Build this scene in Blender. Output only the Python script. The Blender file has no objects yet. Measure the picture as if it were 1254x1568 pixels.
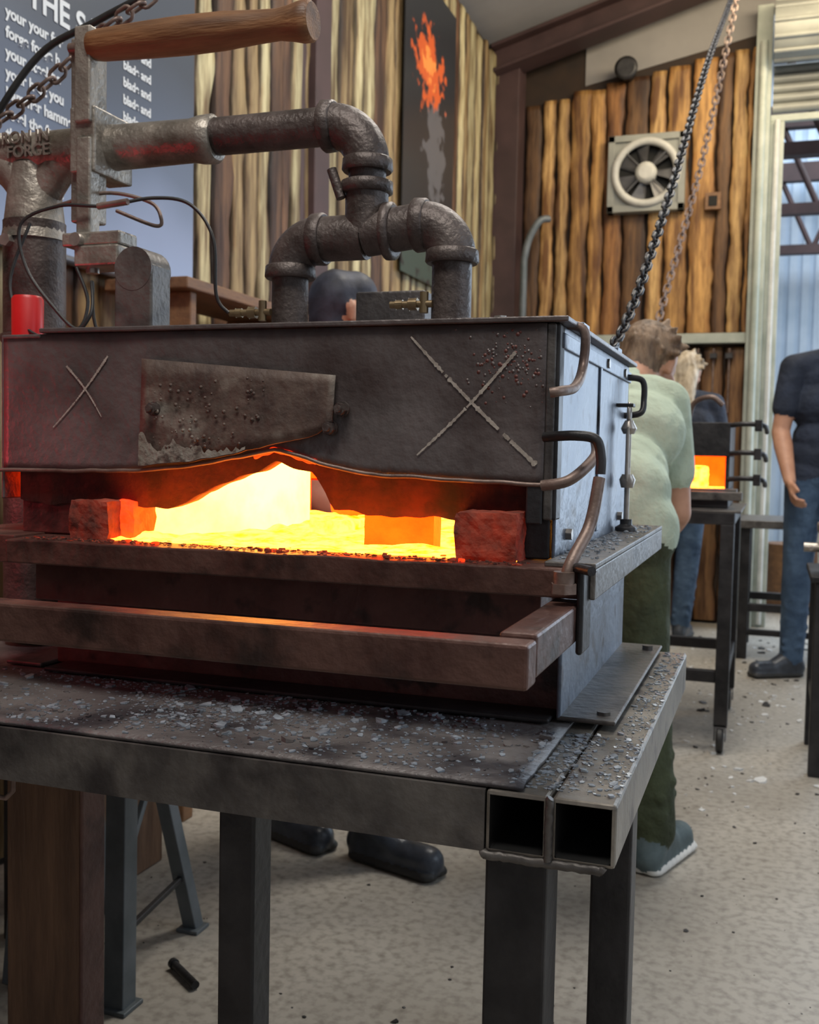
import bpy, bmesh, math, random
import numpy as np
from mathutils import Vector, Matrix, noise
random.seed(7)
V=Vector
# ------------------------------------------------------------------ materials
def mk_mat(name,c1,c2,scale=8,rough=.5,metal=0.0,bump=.2,bscale=None,stretch=(1,1,1),lo=.35,hi=.65,
           c3=None,s3=30,lo3=.55,hi3=.65,emit=None,estr=0,rvar=.15,attr=None,spec=.5,detail=8,bd=.003):
    m=bpy.data.materials.new(name); m.use_nodes=True
    nt=m.node_tree; N=nt.nodes; L=nt.links
    b=N['Principled BSDF']
    tc=N.new('ShaderNodeTexCoord'); mp=N.new('ShaderNodeMapping'); mp.inputs['Scale'].default_value=stretch
    L.new(tc.outputs['Object'],mp.inputs[0])
    n=N.new('ShaderNodeTexNoise'); n.inputs['Scale'].default_value=scale; n.inputs['Detail'].default_value=detail
    n.inputs['Roughness'].default_value=.62
    L.new(mp.outputs[0],n.inputs['Vector'])
    r=N.new('ShaderNodeValToRGB'); r.color_ramp.elements[0].position=lo; r.color_ramp.elements[1].position=hi
    r.color_ramp.elements[0].color=(*c1,1); r.color_ramp.elements[1].color=(*c2,1)
    L.new(n.outputs['Fac'],r.inputs[0]); col=r.outputs[0]
    if c3:
        n3=N.new('ShaderNodeTexNoise'); n3.inputs['Scale'].default_value=s3; n3.inputs['Detail'].default_value=6
        L.new(mp.outputs[0],n3.inputs['Vector'])
        r3=N.new('ShaderNodeValToRGB'); r3.color_ramp.elements[0].position=lo3; r3.color_ramp.elements[1].position=hi3
        L.new(n3.outputs['Fac'],r3.inputs[0])
        mx=N.new('ShaderNodeMixRGB'); L.new(r3.outputs[0],mx.inputs[0]); L.new(col,mx.inputs[1]); mx.inputs[2].default_value=(*c3,1)
        col=mx.outputs[0]
    if attr:
        at=N.new('ShaderNodeAttribute'); at.attribute_name=attr
        mx=N.new('ShaderNodeMixRGB'); mx.blend_type='MULTIPLY'; mx.inputs[0].default_value=1
        L.new(col,mx.inputs[1]); L.new(at.outputs['Color'],mx.inputs[2]); col=mx.outputs[0]
    L.new(col,b.inputs['Base Color'])
    b.inputs['Metallic'].default_value=metal
    b.inputs['Specular IOR Level'].default_value=spec
    mr=N.new('ShaderNodeMapRange'); mr.inputs[3].default_value=max(.05,rough-rvar); mr.inputs[4].default_value=min(1,rough+rvar)
    L.new(n.outputs['Fac'],mr.inputs[0]); L.new(mr.outputs[0],b.inputs['Roughness'])
    if bump:
        nb=N.new('ShaderNodeTexNoise'); nb.inputs['Scale'].default_value=bscale or scale*4; nb.inputs['Detail'].default_value=6
        L.new(mp.outputs[0],nb.inputs['Vector'])
        bp=N.new('ShaderNodeBump'); bp.inputs['Strength'].default_value=bump; bp.inputs['Distance'].default_value=bd
        L.new(nb.outputs['Fac'],bp.inputs['Height']); L.new(bp.outputs[0],b.inputs['Normal'])
    if emit:
        re=N.new('ShaderNodeValToRGB'); re.color_ramp.elements[0].position=lo; re.color_ramp.elements[1].position=hi
        re.color_ramp.elements[0].color=(*emit[0],1); re.color_ramp.elements[1].color=(*emit[1],1)
        L.new(n.outputs['Fac'],re.inputs[0]); L.new(re.outputs[0],b.inputs['Emission Color'])
        b.inputs['Emission Strength'].default_value=estr
    return m
M={}
M['lid']=mk_mat('lid_steel',(.098,.082,.080),(.185,.158,.154),5,.42,.3,.5,90,c3=(.055,.037,.034),s3=7,lo3=.52,hi3=.74)
M['side']=mk_mat('side_steel',(.12,.145,.19),(.20,.24,.31),9,.4,.4,.6,60,c3=(.06,.06,.07),s3=25,lo3=.58,hi3=.7)
M['rust']=mk_mat('rusted_plate',(.055,.034,.028),(.14,.098,.078),16,.65,.15,.9,70,c3=(.22,.19,.16),s3=16,lo3=.56,hi3=.68)
M['corr']=mk_mat('corroded_scale',(.17,.15,.12),(.30,.28,.24),40,.85,.0,1,120,c3=(.08,.06,.05),s3=60)
M['dark']=mk_mat('dark_steel',(.018,.018,.020),(.050,.048,.050),10,.46,.4,.5,60)
M['body']=mk_mat('glow_tinted_steel',(.060,.018,.015),(.13,.048,.040),9,.5,.2,.6,60,c3=(.03,.012,.01),s3=20)  # red spill of the fire is painted into this steel colour
M['warm']=mk_mat('warm_oxidised_steel',(.070,.030,.024),(.145,.074,.058),12,.46,.3,.7,70,c3=(.034,.018,.015),s3=20,lo3=.53,hi3=.70)
M['table']=mk_mat('table_steel',(.080,.073,.070),(.165,.152,.14),12,.45,.4,.6,80,c3=(.045,.04,.04),s3=14,lo3=.52,hi3=.7)
M['tabletop']=mk_mat('table_top_steel',(.11,.10,.10),(.21,.195,.19),10,.5,.25,.9,90,c3=(.055,.05,.055),s3=9,lo3=.48,hi3=.62)
M['tubeend']=mk_mat('tube_steel',(.16,.145,.125),(.31,.28,.24),14,.4,.4,.5,70,c3=(.09,.08,.08),s3=22,lo3=.55,hi3=.7)
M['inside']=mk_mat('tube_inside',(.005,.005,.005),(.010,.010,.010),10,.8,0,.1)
M['iron']=mk_mat('cast_iron_pipe',(.050,.038,.034),(.12,.095,.087),22,.45,.35,.9,140,c3=(.14,.115,.105),s3=9,lo3=.55,hi3=.75,bd=.0022)
M['alu']=mk_mat('cast_aluminium',(.20,.18,.155),(.40,.36,.31),14,.4,.5,.8,130,c3=(.10,.08,.06),s3=16,lo3=.50,hi3=.70,bd=.0022)
M['handlewood']=mk_mat('turned_wood',(.17,.072,.028),(.34,.17,.075),9,.5,0,.5,60,stretch=(.6,5,5),c3=(.06,.025,.012),s3=5,lo3=.5,hi3=.75)
M['bright']=mk_mat('worn_bright_steel',(.3,.27,.24),(.5,.46,.42),20,.35,.7,.2)
M['rod']=mk_mat('rod_steel',(.13,.085,.07),(.26,.19,.16),20,.45,.4,.4)
M['red']=mk_mat('red_plastic',(.5,.01,.012),(.62,.02,.02),10,.4,0,.05)
M['rubber']=mk_mat('black_rubber',(.012,.012,.012),(.03,.03,.03),10,.5,0,.05)
M['chalk']=mk_mat('chalk',(.26,.23,.20),(.46,.42,.37),60,.9,0,.3,200)
M['char']=mk_mat('charred_insulation',(.04,.006,.005),(.12,.022,.014),25,.9,0,.9,90,c3=(.015,.008,.008),s3=12)
M['brick']=mk_mat('fire_brick_cool',(.08,.022,.014),(.22,.065,.035),26,.9,0,1,90,emit=((.02,.001,.0),(.5,.015,.002)),estr=.28)
M['hot_y']=mk_mat('glowing_liner',(.3,.12,.04),(.35,.15,.05),4,.9,0,.5,60,emit=((1,.27,.018),(1,.45,.07)),estr=11,lo=.3,hi=.6)
M['hot_m']=mk_mat('glowing_floor',(.3,.1,.03),(.35,.13,.04),42,.9,0,1,80,emit=((1,.08,.001),(1,.33,.03)),estr=9,lo=.36,hi=.58)
M['hot_o']=mk_mat('glowing_brick',(.2,.04,.01),(.25,.05,.01),12,.9,0,.8,80,emit=((1,.022,.0005),(1,.045,.001)),estr=5.5)
M['hot_r']=mk_mat('red_hot_edge',(.3,.03,.01),(.4,.05,.02),30,.9,0,.5,80,emit=((1,.015,.001),(1,.045,.003)),estr=2.2)
M['flake']=mk_mat('forge_scale_flake',(.17,.20,.235),(.42,.475,.54),60,.35,.2,.2)
M['concrete']=mk_mat('concrete_floor',(.33,.30,.255),(.47,.435,.38),1.3,.5,0,.12,40,c3=(.24,.215,.18),s3=48,lo3=.44,hi3=.72)
M['wood']=mk_mat('board_wood',(.44,.36,.27),(1,.96,.88),6,.6,0,.8,30,stretch=(7,7,.8),lo=.36,hi=.6,c3=(.22,.14,.085),s3=2.2,lo3=.50,hi3=.64,attr='tint')
M['backing']=mk_mat('wall_backing',(.02,.012,.008),(.045,.026,.016),5,.8,0,.1)
M['beam']=mk_mat('red_oxide_beam',(.042,.022,.022),(.072,.038,.038),4,.6,0,.1)
M['roof']=mk_mat('ceiling_lining',(.22,.21,.205),(.30,.285,.275),1.5,.7,0,.08)
M['frame']=mk_mat('painted_door_frame',(.30,.34,.30),(.46,.49,.44),6,.5,0,.1)
M['white']=mk_mat('white_paint',(.44,.44,.42),(.60,.60,.57),8,.5,0,.05)
M['grey']=mk_mat('grey_metal',(.10,.10,.11),(.17,.17,.18),8,.45,.4,.05)
M['shutter']=mk_mat('roller_shutter_paint',(.22,.225,.21),(.32,.33,.30),3,.5,.1,.05)
M['post']=mk_mat('brown_timber',(.10,.052,.030),(.19,.105,.06),7,.55,0,.5,30,stretch=(5,5,.7))
M['bluegrey']=mk_mat('blue_grey_paint',(.10,.12,.13),(.17,.19,.21),8,.5,.3,.1)
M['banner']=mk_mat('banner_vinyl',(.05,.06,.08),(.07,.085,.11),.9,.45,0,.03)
def banner_colour(m):   # vinyl banner colour by height, pale at the bottom, dark at the top
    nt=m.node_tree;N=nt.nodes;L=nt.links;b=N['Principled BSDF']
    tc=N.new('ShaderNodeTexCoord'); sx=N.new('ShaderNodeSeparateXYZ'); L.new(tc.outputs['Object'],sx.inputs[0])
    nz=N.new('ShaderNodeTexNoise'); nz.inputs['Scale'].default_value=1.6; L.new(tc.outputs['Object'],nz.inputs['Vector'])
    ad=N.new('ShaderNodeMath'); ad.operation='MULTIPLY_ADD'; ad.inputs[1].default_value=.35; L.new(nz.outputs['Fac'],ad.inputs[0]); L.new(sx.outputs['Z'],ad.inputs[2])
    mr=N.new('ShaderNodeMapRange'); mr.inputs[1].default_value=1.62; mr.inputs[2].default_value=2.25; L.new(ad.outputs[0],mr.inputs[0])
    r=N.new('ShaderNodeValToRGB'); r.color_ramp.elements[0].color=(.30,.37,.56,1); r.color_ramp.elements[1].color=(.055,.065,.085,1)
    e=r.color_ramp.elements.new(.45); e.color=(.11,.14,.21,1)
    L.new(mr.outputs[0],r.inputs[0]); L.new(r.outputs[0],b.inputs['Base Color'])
banner_colour(M['banner'])
M['text']=mk_mat('banner_colour',(.65,.68,.7),(.75,.78,.8),3,.6,0,0)
M['brass']=mk_mat('brass',(.2,.14,.08),(.3,.23,.13),20,.4,.7,.1)
M['shelfwood']=mk_mat('shelf_wood',(.14,.07,.035),(.25,.13,.06),6,.6,0,.4,30,stretch=(5,1,5))
M['outwall']=mk_mat('yard_cladding',(.45,.56,.68),(.6,.7,.82),2,.6,0,.05)
M['tile']=mk_mat('gas_bottle_paint',(.5,.5,.48),(.62,.62,.6),5,.4,.1,.05)
M['litter']=mk_mat('white_grit',(.55,.56,.56),(.75,.76,.76),20,.6,0,.1)
# people
M['skin']=mk_mat('skin',(.44,.22,.14),(.54,.29,.19),20,.55,0,.1)
M['mint']=mk_mat('mint_tshirt',(.36,.43,.33),(.48,.56,.44),4,.85,0,1,8,bd=.03)
M['olive']=mk_mat('olive_trousers',(.026,.036,.016),(.06,.075,.036),8,.85,0,1,10,bd=.03)
M['navy']=mk_mat('navy_shirt',(.010,.016,.032),(.026,.036,.065),8,.85,0,1,9,bd=.03)
M['jeans']=mk_mat('blue_jeans',(.025,.055,.11),(.07,.12,.20),10,.85,0,1,12,bd=.02)
M['blackcloth']=mk_mat('black_cloth',(.014,.014,.017),(.035,.035,.042),8,.8,0,1,12,bd=.015)
M['boot']=mk_mat('boot_leather',(.018,.022,.030),(.055,.065,.085),14,.35,0,.6,20,bd=.006)
M['shoe']=mk_mat('grey_shoe',(.06,.09,.10),(.12,.16,.17),14,.7,0,.3)
M['sole']=mk_mat('white_sole',(.7,.7,.68),(.8,.8,.78),14,.6,0,.1)
M['dsole']=mk_mat('dark_sole',(.02,.02,.02),(.03,.03,.03),14,.6,0,.1)
M['hairb']=mk_mat('brown_hair',(.07,.04,.022),(.28,.19,.12),40,.6,0,1,60,stretch=(1,1,.3),bd=.008)
M['hairg']=mk_mat('blonde_grey_hair',(.28,.22,.15),(.60,.52,.41),40,.6,0,1,60,stretch=(1,1,.3),bd=.008)
M['haird']=mk_mat('dark_cap',(.014,.016,.026),(.045,.05,.075),20,.6,0,.4,60)
M['eye']=mk_mat('eye',(.02,.015,.01),(.04,.03,.02),10,.2,0,0)
M['lip']=mk_mat('lip',(.38,.15,.12),(.42,.18,.14),10,.5,0,0)

# ------------------------------------------------------------------ mesh builder
class MB:
    def __init__(s): s.v=[];s.f=[];s.m=[];s.mats=[];s.sm=[]
    def mi(s,k):
        if k not in s.mats: s.mats.append(k)
        return s.mats.index(k)
    def add(s,vs,fs,mat,smooth=False):
        o=len(s.v); s.v+=[tuple(p) for p in vs]; i=s.mi(mat)
        for f in fs: s.f.append([o+a for a in f]); s.m.append(i); s.sm.append(smooth)
    def box(s,x0,x1,y0,y1,z0,z1,mat):
        vs=[V((x,y,z)) for z in(z0,z1) for y in(y0,y1) for x in(x0,x1)]
        s.add(vs,[(0,2,3,1),(4,5,7,6),(0,1,5,4),(2,6,7,3),(0,4,6,2),(1,3,7,5)],mat)
    def rough(s,x0,x1,y0,y1,z0,z1,mat,amp=.004,fr=60,cuts=9,rd=.12):
        bm=bmesh.new(); bmesh.ops.create_cube(bm,size=1); bmesh.ops.subdivide_edges(bm,edges=bm.edges[:],cuts=cuts,use_grid_fill=True)
        bm.verts.ensure_lookup_table(); vs=[]
        for i,v in enumerate(bm.verts):
            v.index=i; c=v.co; l=c.length
            k=1-rd*max(0,(l-.62)/.25)
            p=V(((x0+x1)/2+c.x*k*(x1-x0),(y0+y1)/2+c.y*k*(y1-y0),(z0+z1)/2+c.z*k*(z1-z0)))
            p+=noise.noise_vector(p*fr)*amp+noise.noise_vector(p*fr*3)*amp*.35; vs.append(p)
        fs=[[v.index for v in f.verts] for f in bm.faces]; bm.free(); s.add(vs,fs,mat)
    def sweep(s,pts,r,mat,seg=14,closed=False,smooth=True):
        pts=[V(p) for p in pts]; n=len(pts)
        rs=r if isinstance(r,(list,tuple)) else [r]*n
        T=[]
        for i in range(n):
            if closed: t=pts[(i+1)%n]-pts[i-1]
            else: t=pts[min(i+1,n-1)]-pts[max(i-1,0)]
            T.append(t.normalized() if t.length>1e-9 else (T[-1] if T else V((0,0,1))))
        a=T[0].orthogonal().normalized(); vs=[];
        for i in range(n):
            a=(a-T[i]*a.dot(T[i]));
            a=a.normalized() if a.length>1e-6 else T[i].orthogonal().normalized()
            b=T[i].cross(a)
            for k in range(seg):
                an=2*math.pi*k/seg; vs.append(pts[i]+(a*math.cos(an)+b*math.sin(an))*rs[i])
        fs=[]
        for i in range(n if closed else n-1):
            for k in range(seg):
                j=(i+1)%n; fs.append((i*seg+k,i*seg+(k+1)%seg,j*seg+(k+1)%seg,j*seg+k))
        s.add(vs,fs,mat,smooth)
        if not closed:
            s.add(vs[:seg],[tuple(range(seg))[::-1]],mat); s.add(vs[-seg:],[tuple(range(seg))],mat)
    def cyl(s,p,q,r,mat,r2=None,seg=20): s.sweep([p,q],[r,r if r2 is None else r2],mat,seg)
    def prof(s,p,d,prof,mat,seg=24):
        p=V(p);d=V(d).normalized(); pts=[];rs=[]
        for k,(a,r) in enumerate(prof): pts.append(p+d*(a+k*1e-5)); rs.append(r)
        s.sweep(pts,rs,mat,seg,smooth=True)
    def hex(s,c,d,r,h,mat): s.sweep([V(c),V(c)+V(d).normalized()*h],r,mat,6,smooth=False)
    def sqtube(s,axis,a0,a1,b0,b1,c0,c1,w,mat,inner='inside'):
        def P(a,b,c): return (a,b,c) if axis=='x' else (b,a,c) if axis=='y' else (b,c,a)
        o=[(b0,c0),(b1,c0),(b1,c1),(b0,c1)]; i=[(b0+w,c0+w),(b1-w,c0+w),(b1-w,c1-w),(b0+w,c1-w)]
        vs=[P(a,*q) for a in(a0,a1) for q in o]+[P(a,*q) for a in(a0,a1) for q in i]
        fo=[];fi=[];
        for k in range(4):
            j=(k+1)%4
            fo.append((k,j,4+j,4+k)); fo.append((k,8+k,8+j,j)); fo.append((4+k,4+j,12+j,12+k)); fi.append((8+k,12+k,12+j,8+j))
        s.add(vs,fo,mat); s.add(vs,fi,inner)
    def obj(s,name,parent=None,bevel=0):
        me=bpy.data.meshes.new(name); me.from_pydata(s.v,[],s.f); me.update()
        for k in s.mats: me.materials.append(M[k])
        me.polygons.foreach_set('material_index',s.m); me.polygons.foreach_set('use_smooth',s.sm)
        o=bpy.data.objects.new(name,me); bpy.context.collection.objects.link(o)
        if parent: o.parent=parent
        if bevel:
            b=o.modifiers.new('bevel','BEVEL'); b.width=bevel; b.segments=2; b.limit_method='ANGLE'; b.angle_limit=math.radians(50)
        return o
def empty(name,loc=(0,0,0)):
    e=bpy.data.objects.new(name,None); bpy.context.collection.objects.link(e); e.empty_display_size=.1; return e
def spline(pts,n=8):
    pts=[V(p) for p in pts]; out=[]
    for i in range(len(pts)-1):
        p0=pts[max(i-1,0)];p1=pts[i];p2=pts[i+1];p3=pts[min(i+2,len(pts)-1)]
        for k in range(n):
            t=k/n; out.append(.5*((2*p1)+(p2-p0)*t+(2*p0-5*p1+4*p2-p3)*t*t+(3*p1-p0-3*p2+p3)*t**3))
    out.append(pts[-1]); return out
def interp(x,xs,ys): return float(np.interp(x,xs,ys))
def chain(mb,pts,L,w,r,mat):
    P=spline(pts,40); d=[0]
    for i in range(1,len(P)): d.append(d[-1]+(P[i]-P[i-1]).length)
    tot=d[-1]; step=L*.76; n=int(tot/step)
    for k in range(n):
        s_=k*step+step/2; i=min(max(np.searchsorted(d,s_),1),len(P)-1)
        t=(P[i]-P[i-1]).normalized(); c=P[i-1].lerp(P[i],(s_-d[i-1])/max(1e-9,d[i]-d[i-1]))
        a=t.cross(V((0.3,1,.1))).normalized(); b=t.cross(a)
        side=(a+b*.3).normalized() if k%2 else (b-a*.3).normalized()
        ring=[]
        for q in range(14):
            an=2*math.pi*q/14; ca,sa=math.cos(an),math.sin(an)
            ring.append(c+t*(ca*(w/2)+ (L/2-w/2)*(1 if ca>0 else -1))+side*sa*w/2)
        mb.sweep(ring,r,mat,6,closed=True)

# ------------------------------------------------------------------ room
mb=MB(); mb.box(-6,7,-3,16,-.1,0,'concrete'); mb.obj('floor')
XL=-1.73; YB=6.6
def rz(x): return 3.5+(x-XL)*.28
mb=MB(); mb.box(XL-.12,XL-.02,-3,YB+.1,0,3.5,'backing'); mb.obj('wall_left')
mb=MB()
PR=[(0,1,2,3),(7,6,5,4),(0,4,5,1),(1,5,6,2),(2,6,7,3),(3,7,4,0)]
vs=[(XL-.1,YB+.02,0),(-.19,YB+.02,0),(-.19,YB+.02,rz(-.19)),(XL-.1,YB+.02,rz(XL-.1))]
mb.add(vs+[(a,b+.1,c) for a,b,c in vs],PR,'backing')
vs=[(-.19,YB+.02,3.65),(3.2,YB+.02,3.65),(3.2,YB+.02,rz(3.2)),(-.19,YB+.02,rz(-.19))]
mb.add(vs+[(a,b+.1,c) for a,b,c in vs],PR,'roof')
vs=[(-1.2,YB+.012,3.30),(-.19,YB+.012,3.50),(-.19,YB+.012,rz(-.19)-.1),(-1.2,YB+.012,rz(-1.2)-.1)]
mb.add(vs+[(a,b+.02,c) for a,b,c in vs],PR,'roof')
mb.box(3.2,5,YB+.02,YB+.12,0,5.2,'backing')
mb.obj('wall_back')
mb=MB()
vs=[(XL-.15,-3,rz(XL-.15)),(5,-3,rz(5)),(5,YB+.15,rz(5)),(XL-.15,YB+.15,rz(XL-.15))]
mb.add(vs+[(a,b,c+.06) for a,b,c in vs],[(3,2,1,0),(4,5,6,7),(0,1,5,4),(1,2,6,5),(2,3,7,6),(3,0,4,7)],'roof')
mb.obj('ceiling')
def slopebeam(mb,y0,y1,h,x0=XL,x1=4.9,off=0,mat='beam'):
    vs=[(x0,y0,rz(x0)-h-off),(x1,y0,rz(x1)-h-off),(x1,y0,rz(x1)-off),(x0,y0,rz(x0)-off)]
    mb.add(vs+[(a,y1,c) for a,b,c in vs],PR,mat)
mb=MB(); slopebeam(mb,YB-.22,YB-.2+.02,.16); slopebeam(mb,YB-.3,YB-.1,.02,off=.15); slopebeam(mb,YB-.3,YB-.1,.02)
mb.box(XL,XL+.16,YB-.2,YB-.02,0,3.45,'beam'); mb.box(XL,XL+.05,3.66,3.80,0,3.45,'beam'); mb.box(XL,XL+.02,3.6,3.86,0,3.45,'beam')
mb.obj('trim_1',bevel=.004)
def cladding(name,axis,a0,a1,z0,ztop,wmin,wmax,pal,seed,wave=.022,edge=.22):
    rnd=random.Random(seed); vs=[];fs=[];cols=[]; a=a0; k=0
    while a<a1:
        w=min(rnd.uniform(wmin,wmax),a1-a+.01); gap=rnd.uniform(.0,.008)
        base=pal[rnd.choices(range(len(pal)),[p[3] for p in pal])[0]][:3]
        jit=rnd.uniform(.7,1.15); base=tuple(c*jit for c in base); depth=rnd.uniform(.0,.018); zt=ztop(a+w/2)-rnd.uniform(0,.03)
        nz=int((zt-z0)/.035); off=len(vs)
        prof=[(0,-.012),(.035,.006),(.09,.011),(.3,.013),(.5,.0135),(.7,.013),(.91,.011),(.965,.006),(1,-.012)]
        for i in range(nz+1):
            z=z0+(zt-z0)*i/nz
            e0=wave*noise.noise(V((k*9.1,z*4.5,1)))+.010*noise.noise(V((k*3.1,z*15,5)))
            e1=wave*noise.noise(V((k*7.7+50,z*4.5,2)))+.010*noise.noise(V((k*3.9,z*15,8)))
            bk=.5+.9*noise.noise(V((k*5.3,z*2.2,9)))
            for j,(t,h) in enumerate(prof):
                p=a+gap/2+e0+(w-gap+e1-e0)*t; d=h+depth
                vs.append((XL+d,p,z) if axis=='y' else (p,YB-d,z))
                dj=min(j,8-j); ed=[edge,edge,.30+.55*bk,.9,1][dj]; ed=min(1,max(edge,ed))
                cols.append((base[0]*ed,base[1]*ed*(.85 if ed<.7 else 1),base[2]*ed*(.7 if ed<.7 else 1),1))
        np_=len(prof)
        for i in range(nz):
            for j in range(np_-1):
                q=off+i*np_+j; fs.append((q,q+1,q+1+np_,q+np_))
        fs.append([off+nz*np_+j for j in range(np_)])
        a+=w; k+=1
    me=bpy.data.meshes.new(name); me.from_pydata(vs,[],fs); me.update()
    ca=me.color_attributes.new('tint','FLOAT_COLOR','POINT'); ca.data.foreach_set('color',np.array(cols,dtype='f').ravel())
    me.materials.append(M['wood']); me.polygons.foreach_set('use_smooth',[True]*len(fs))
    o=bpy.data.objects.new(name,me); bpy.context.collection.objects.link(o); return o
palL=[(.62,.56,.35,3),(.18,.09,.045,1.8),(.42,.31,.16,2)]
cladding('wall_left_cladding','y',1.4,3.66,.02,lambda a:3.46,.07,.12,palL,3,wave=.03)
cladding('wall_left_cladding.001','y',3.86,YB-.2,.02,lambda a:3.46,.08,.15,palL,4,wave=.03)
cladding('wall_back_cladding','x',XL+.16,-.2,1.76,lambda a:3.2+.17*(a+1.6),.08,.15,[(.66,.38,.135,2),(.34,.16,.055,2),(.76,.50,.22,1.4),(.17,.09,.04,1.2)],11,wave=.02,edge=.2)
cladding('wall_back_cladding.001','x',XL+.16,-.2,.02,lambda a:1.68,.10,.17,[(.3,.16,.07,2),(.2,.11,.05,1.5)],15)
mb=MB(); mb.box(XL+.16,-.19,YB-.09,YB-.02,1.69,1.75,'frame'); mb.obj('trim_2',bevel=.004)
mb=MB(); mb.box(-.19,-.10,YB-.12,YB+.14,0,3.62,'frame'); mb.box(-.10,-.02,YB-.02,YB+.14,0,2.98,'frame')
mb.cyl((-.145,YB-.15,.02),(-.145,YB-.15,3.4),.022,'frame'); mb.cyl((-.06,YB-.05,.02),(-.06,YB-.05,2.98),.016,'white')
mb.obj('door_frame',bevel=.004)  # door frame post with its pipes
mb=MB(); mb.box(-.10,3.1,YB-.02,YB+.02,2.98,3.02,'frame'); mb.obj('trim_4',bevel=.004)
mb=MB(); mb.box(3.1,3.2,YB-.12,YB+.14,0,3.62,'frame'); mb.obj('trim_5',bevel=.004)
mb=MB()
mb.cyl((-.09,YB-.2,3.43),(3.09,YB-.2,3.43),.16,'shutter',seg=32)
for k in range(12):
    an=2*math.pi*k/12; mb.cyl((-.09,YB-.2+.16*math.cos(an),3.43+.16*math.sin(an)),(3.09,YB-.2+.16*math.cos(an),3.43+.16*math.sin(an)),.014,'shutter',seg=8)
for k in range(5): mb.cyl((-.09,YB-.02,3.055+k*.055),(3.09,YB-.02,3.055+k*.055),.028,'shutter',seg=10)
mb.obj('roller_shutter')
mb=MB()
for k in range(70): mb.box(-3+k*.14,-3+k*.14+.08,13,13.05,0,6,'outwall')
mb.box(-3,7,13.04,13.1,0,6,'outwall')
mb.obj('wall_yard')
mb=MB()
for y in(8.5,10.5,12.5):
    mb.box(-1.5,6,y,y+.12,4.1,4.3,'beam'); mb.box(-1.5,6,y,y+.12,3.3,3.4,'beam')
    for k in range(9):
        x=-1.2+k*.75
        mb.sweep([(x,y+.06,3.35),(x+.37,y+.06,4.2)],.03,'beam',6); mb.sweep([(x+.37,y+.06,4.2),(x+.75,y+.06,3.35)],.03,'beam',6)
    mb.box(-1.6,-1.45,y,y+.12,0,4.3,'beam'); mb.box(5.9,6.05,y,y+.12,0,4.3,'beam')
mb.obj('roof_truss')
mb=MB()
for x,y,h in((.35,9.0,1.3),(.75,9.2,1.5)):
    mb.prof((x,y,0),(0,0,1),[(0,.16),(.05,.18),(h*.75,.18),(h*.88,.12),(h*.9,.05),(h,.05)],'tile')
mb.obj('gas_bottles')

# exhaust fan
fan=empty('exhaust_fan'); cx,cz,fy=-.80,2.72,YB-.06
mb=MB(); S=.23
for x0,x1,z0,z1 in((-S,S,S-.04,S),(-S,S,-S,-S+.04),(-S,-S+.04,-S,S),(S-.04,S,-S,S)): mb.box(cx+x0,cx+x1,fy-.03,fy+.05,cz+z0,cz+z1,'shutter')
vs=[];fs=[];n=48
for k in range(n):
    an=2*math.pi*k/n; c,s_=math.cos(an),math.sin(an); m_=max(abs(c),abs(s_)); vs+=[(cx+c*.185,fy-.015,cz+s_*.185),(cx+c/m_*S,fy-.015,cz+s_/m_*S)]
for k in range(n):
    j=(k+1)%n; fs.append((2*k,2*k+1,2*j+1,2*j))
mb.add(vs,fs,'shutter'); mb.obj('housing',fan,.003)
mb=MB(); ring=[(cx+.185*math.cos(t),fy-.03,cz+.185*math.sin(t)) for t in np.linspace(0,2*math.pi,48,endpoint=False)]
mb.sweep(ring,.024,'white',8,closed=True)
mb.prof((cx,fy+.02,cz),(0,1,0),[(0,.19),(.005,.19)],'inside'); 
for k in range(7):
    a0=2*math.pi*k/7
    pts=[(.05,-.25,-.012),(.165,-.32,-.02),(.17,.18,.02),(.05,.3,.012)]
    q=[(cx+r*math.cos(a0+d),fy+y-.01,cz+r*math.sin(a0+d)) for r,d,y in pts]; mb.add(q+[(a,b+.004,c) for a,b,c in q],PR,'grey')
mb.prof((cx,fy-.05,cz),(0,1,0),[(0,.04),(.01,.062),(.06,.065)],'white')
for k in range(4):
    a=math.pi/4+k*math.pi/2; mb.cyl((cx,fy-.035,cz),(cx+.19*math.cos(a),fy-.035,cz+.19*math.sin(a)),.005,'grey',seg=6)
mb.obj('impeller_and_guard',fan)
mb=MB(); mb.prof((-.93,YB-.03,3.33),(0,-1,0),[(0,.045),(.06,.05),(.12,.07),(.125,.05)],'dark'); mb.obj('wall_spotlight')
mb=MB(); mb.box(-.45,-.36,YB-.08,YB-.04,2.48,2.58,'shelfwood'); mb.box(-.43,-.38,YB-.085,YB-.08,2.5,2.56,'inside'); mb.obj('power_outlet',bevel=.004)
mb=MB(); mb.sweep(spline([(-1.50,YB-.25,.02),(-1.50,YB-.25,1.9),(-1.49,YB-.25,2.25),(-1.42,YB-.24,2.42),(-1.36,YB-.2,2.45)]),.022,'bluegrey'); mb.obj('conduit_pipe')
mb=MB()
for k in range(9):
    x=-1.0+k*.09; mb.cyl((x,YB-.07,1.66),(x,YB-.07,1.38-.05*(k%3)),.006,'rod'); mb.sweep([(x-.012,YB-.07,1.38-.05*(k%3)),(x-.02,YB-.07,1.2)],.007,'dark'); mb.box(x-.02,x+.02,YB-.1,YB-.04,1.60,1.63,'dark')
mb.obj('hanging_tongs')

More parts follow.
